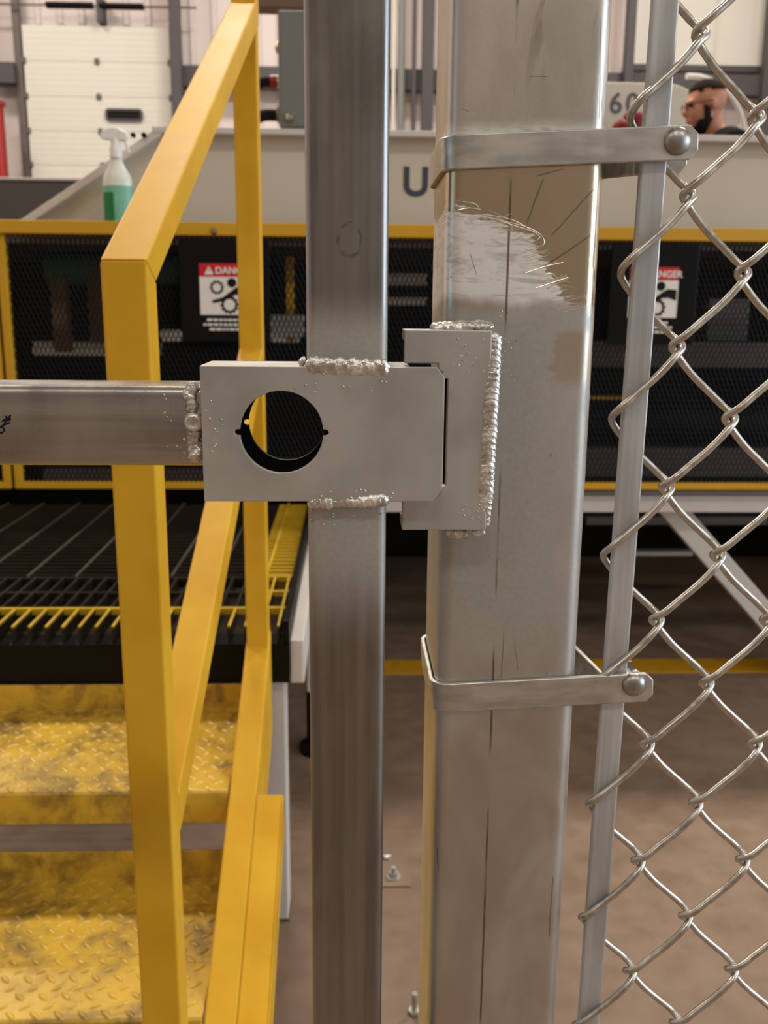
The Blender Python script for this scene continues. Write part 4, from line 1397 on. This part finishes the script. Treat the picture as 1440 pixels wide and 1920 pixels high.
def band(pl_t, pl_b, bolt_px, end_px, label, tiltdeg):
    """pl_t / pl_b: pixel heights of the strap at the post's left front corner"""
    yb_ = YP - 0.0026
    zt_ = P(832, pl_t, yb_).z
    zb_ = P(832, pl_b, yb_).z
    xe = P(end_px[0], end_px[1], yb_).x
    g_ = 0.0002
    T = 0.0026
    # inner line around the post, from the front tongue to the rear tongue
    rr_ = 0.0088
    ln = [(xe, YP - g_), (XPR, YP - g_), (XPL + rr_, YP - g_)]
    for k in range(1, 6):
        a_ = R(270 - 90 * k / 6)
        ln.append((XPL - g_ + rr_ + rr_ * math.cos(a_), YP - g_ + rr_ + rr_ * math.sin(a_)))
    ln += [(XPL - g_, YP + rr_), (XPL - g_, YP + 0.0762 - rr_)]
    for k in range(1, 6):
        a_ = R(180 - 90 * k / 6)
        ln.append((XPL - g_ + rr_ + rr_ * math.cos(a_), YP + g_ + 0.0762 - rr_ + rr_ * math.sin(a_)))
    ln += [(XPL + rr_, YP + 0.0762 + g_), (XPR - 0.004, YP + 0.0762 + g_), (XPR + 0.004, YP + 0.070), (XPR + 0.010, YP + 0.040), (XPR + 0.016, FY + 0.0080), (xe, FY + 0.0080)]
    out = []
    for i, p_ in enumerate(ln):
        a_ = Vector(ln[max(i - 1, 0)])
        b_ = Vector(ln[min(i + 1, len(ln) - 1)])
        d_ = (b_ - a_).normalized()
        nn = Vector((-d_.y, d_.x))
        out.append((p_[0] - nn.x * T, p_[1] - nn.y * T))
    if out[0][1] > YP:
        out = [(2 * p_[0] - q_[0], 2 * p_[1] - q_[1]) for p_, q_ in zip(ln, out)]
    mb = MB()
    N = len(ln)
    hh = zt_ - zb_
    cut = 0.004
    rings = []
    for i in range(N):
        c_ = cut if i in (0, N - 1) else 0.0
        lo = 0.0045 if i >= N - 2 else (0.002 if i == N - 3 else 0.0)
        z0_, z1_ = zb_ + c_ - lo, zt_ - c_ - lo
        rings.append([(ln[i][0], ln[i][1], z0_), (out[i][0], out[i][1], z0_), (out[i][0], out[i][1], z1_), (ln[i][0], ln[i][1], z1_)])
        if i == 0:
            xx = ln[0][0] - cut
            rings.append([(xx, ln[0][1], zb_), (xx, out[0][1], zb_), (xx, out[0][1], zt_), (xx, ln[0][1], zt_)])
        if i == N - 2:
            xx = ln[-1][0] - cut
            rings.append([(xx, ln[-1][1], zb_ - lo), (xx, out[-1][1], zb_ - lo), (xx, out[-1][1], zt_ - lo), (xx, ln[-1][1], zt_ - lo)])
    mb.loft(rings)
    piv = Vector((XPL, 0, (zt_ + zb_) / 2))
    rot = Matrix.Translation(piv) @ Matrix.Rotation(R(-tiltdeg), 4, 'Y') @ Matrix.Translation(-piv)
    mb.v = [tuple(rot @ Vector(p_)) for p_ in mb.v]
    t_ = thing('brace_band', (XPL, YP, zb_), label, 'clamp', 'strap clamps round the square post')
    mb.build('strap', M['galv'], t_, smooth=40, bevel=0.0006)
    c_ = P(bolt_px[0], bolt_px[1], yb_ - T)
    R0 = 0.0066
    prof = [(R0 * 0.98, 0.0006)] + [(R0 * math.cos(R(a_)), -0.0042 * math.sin(R(a_))) for a_ in (0, 15, 30, 45, 60, 75, 88)]
    MB().lathe(prof, (c_.x, yb_, c_.z), 'y', 24).build('bolt_head', M['bolt'], t_, smooth=50)
    MB().tube([(c_.x, yb_, c_.z), (c_.x, FY + 0.020, c_.z)], 0.0038, 12).build('bolt_shank', M['bolt'], t_, smooth=40)
    MB().lathe([(0.0072, 0), (0.0072, 0.006)], (c_.x, FY + 0.0108, c_.z), 'y', 6).build('nut', M['bolt'], t_)
    return t_


band(252, 318, (1273, 263), (1312, 250), 'upper galvanised strap clamp above the latch keeper, round-headed bolt at its end', 3.0)
band(1284, 1338, (1191, 1287), (1226, 1285), 'lower galvanised strap clamp below the latch keeper, round-headed bolt at its end', 3.0)

# ------------------------------------------------------------------ tension bar and chain-link fabric
ba, bb = P(1247, 0, FY), P(1103, 1910, FY)
dirb = (ba - bb)
pa = bb + dirb * ((0.10 - bb.z) / dirb.z)
pb = bb + dirb * ((1.95 - bb.z) / dirb.z)
tag(MB().bar(pa, pb, 0.0126, 0.0048).build('tension_bar', M['bar'], bevel=0.0010),
    'flat galvanised steel bar threaded through the edge of the chain-link fence', 'bar')
fence = thing('chain_link_fence', (pa.x + 0.1, FY, 0.05), 'galvanised chain-link fence panel of woven diamond wire', 'fence')
kz0 = P(1270, 648, FY).z
HP = 0.0361                                             # half the vertical pitch
HWD = 0.0302                                            # spacing of the knuckle columns
xk1 = P(1270, 648, FY).x
wr_ = 0.0019
dd = 0.0046
for k in range(9):
    xl = xk1 + (k - 1) * HWD
    xr = xl + HWD
    pts_ = []
    zc = kz0 - HP * ((k + 1) % 2)                       # left knuckles of wire k
    j0 = int((0.08 - zc) / (2 * HP))
    j1 = int((1.93 - zc) / (2 * HP))
    el = 0.0026 if k else 0.0005
    er = 0.0026
    bb_ = 0.0042
    d_l = dd
    for j in range(j0, j1 + 1):
        z_ = zc + j * 2 * HP
        pts_ += [(xl - el, FY + 0.0004, z_), (xl + 0.0022, FY - d_l, z_ + bb_ + 0.0010)]
        for f_ in (0.33, 0.66):
            pts_.append((xl + (xr - xl) * f_, FY - d_l, z_ + bb_ + (HP - 2 * bb_) * f_ - 0.0011))
        pts_ += [(xr - 0.0022, FY - d_l, z_ + HP - bb_ - 0.0010), (xr + er, FY, z_ + HP), (xr - 0.0022, FY + d_l, z_ + HP + bb_ + 0.0010)]
        for f_ in (0.33, 0.66):
            pts_.append((xr + (xl - xr) * f_, FY + d_l, z_ + HP + bb_ + (HP - 2 * bb_) * f_ - 0.0011))
        pts_.append((xl + 0.0022, FY + d_l, z_ + 2 * HP - bb_ - 0.0010))
    MB().tube(catmull(pts_, 4), wr_, 10).build('wire', M['wire'], fence, smooth=60)

# ------------------------------------------------------------------ small things on the floor
c_ = PZ(738, 1648, 0.0)
ap = thing('floor_anchor', (c_.x, c_.y, 0), 'small steel plate bolted to the concrete floor behind the gate', 'anchor plate')
MB().box(c_.x - 0.04, c_.x + 0.035, c_.y - 0.03, c_.y + 0.09, 0, 0.004).build('plate', plain('floor_stained_steel', (150, 128, 108), 0.45, 0.4), ap, bevel=0.001)
MB().lathe([(0.016, 0.004), (0.016, 0.007)], (c_.x, c_.y, 0), 'z', 20).build('washer', M['galv'], ap, smooth=40)
MB().lathe([(0.011, 0.007), (0.011, 0.017)], (c_.x, c_.y, 0), 'z', 6).build('nut', M['galv'], ap)
MB().tube([(c_.x, c_.y, 0.004), (c_.x, c_.y, 0.028)], 0.0055, 12).build('stud', M['galv'], ap, smooth=40)
MB().lathe([(0.010, 0.004), (0.010, 0.012), (0.004, 0.014)], (c_.x - 0.012, c_.y + 0.07, 0), 'z', 6).build('bolt_head', M['galv'], ap)
c_ = PZ(777, 1900, 0.0)
lb_ = thing('loose_bolt', (c_.x, c_.y, 0), 'bright loose bolt standing on the floor by the post', 'bolt')
MB().lathe([(0.011, 0.0), (0.011, 0.008)], (c_.x, c_.y, 0), 'z', 6).build('head', M['galv'], lb_)
MB().tube([(c_.x, c_.y, 0.008), (c_.x, c_.y, 0.04)], 0.005, 12).build('shank', M['galv'], lb_, smooth=40)
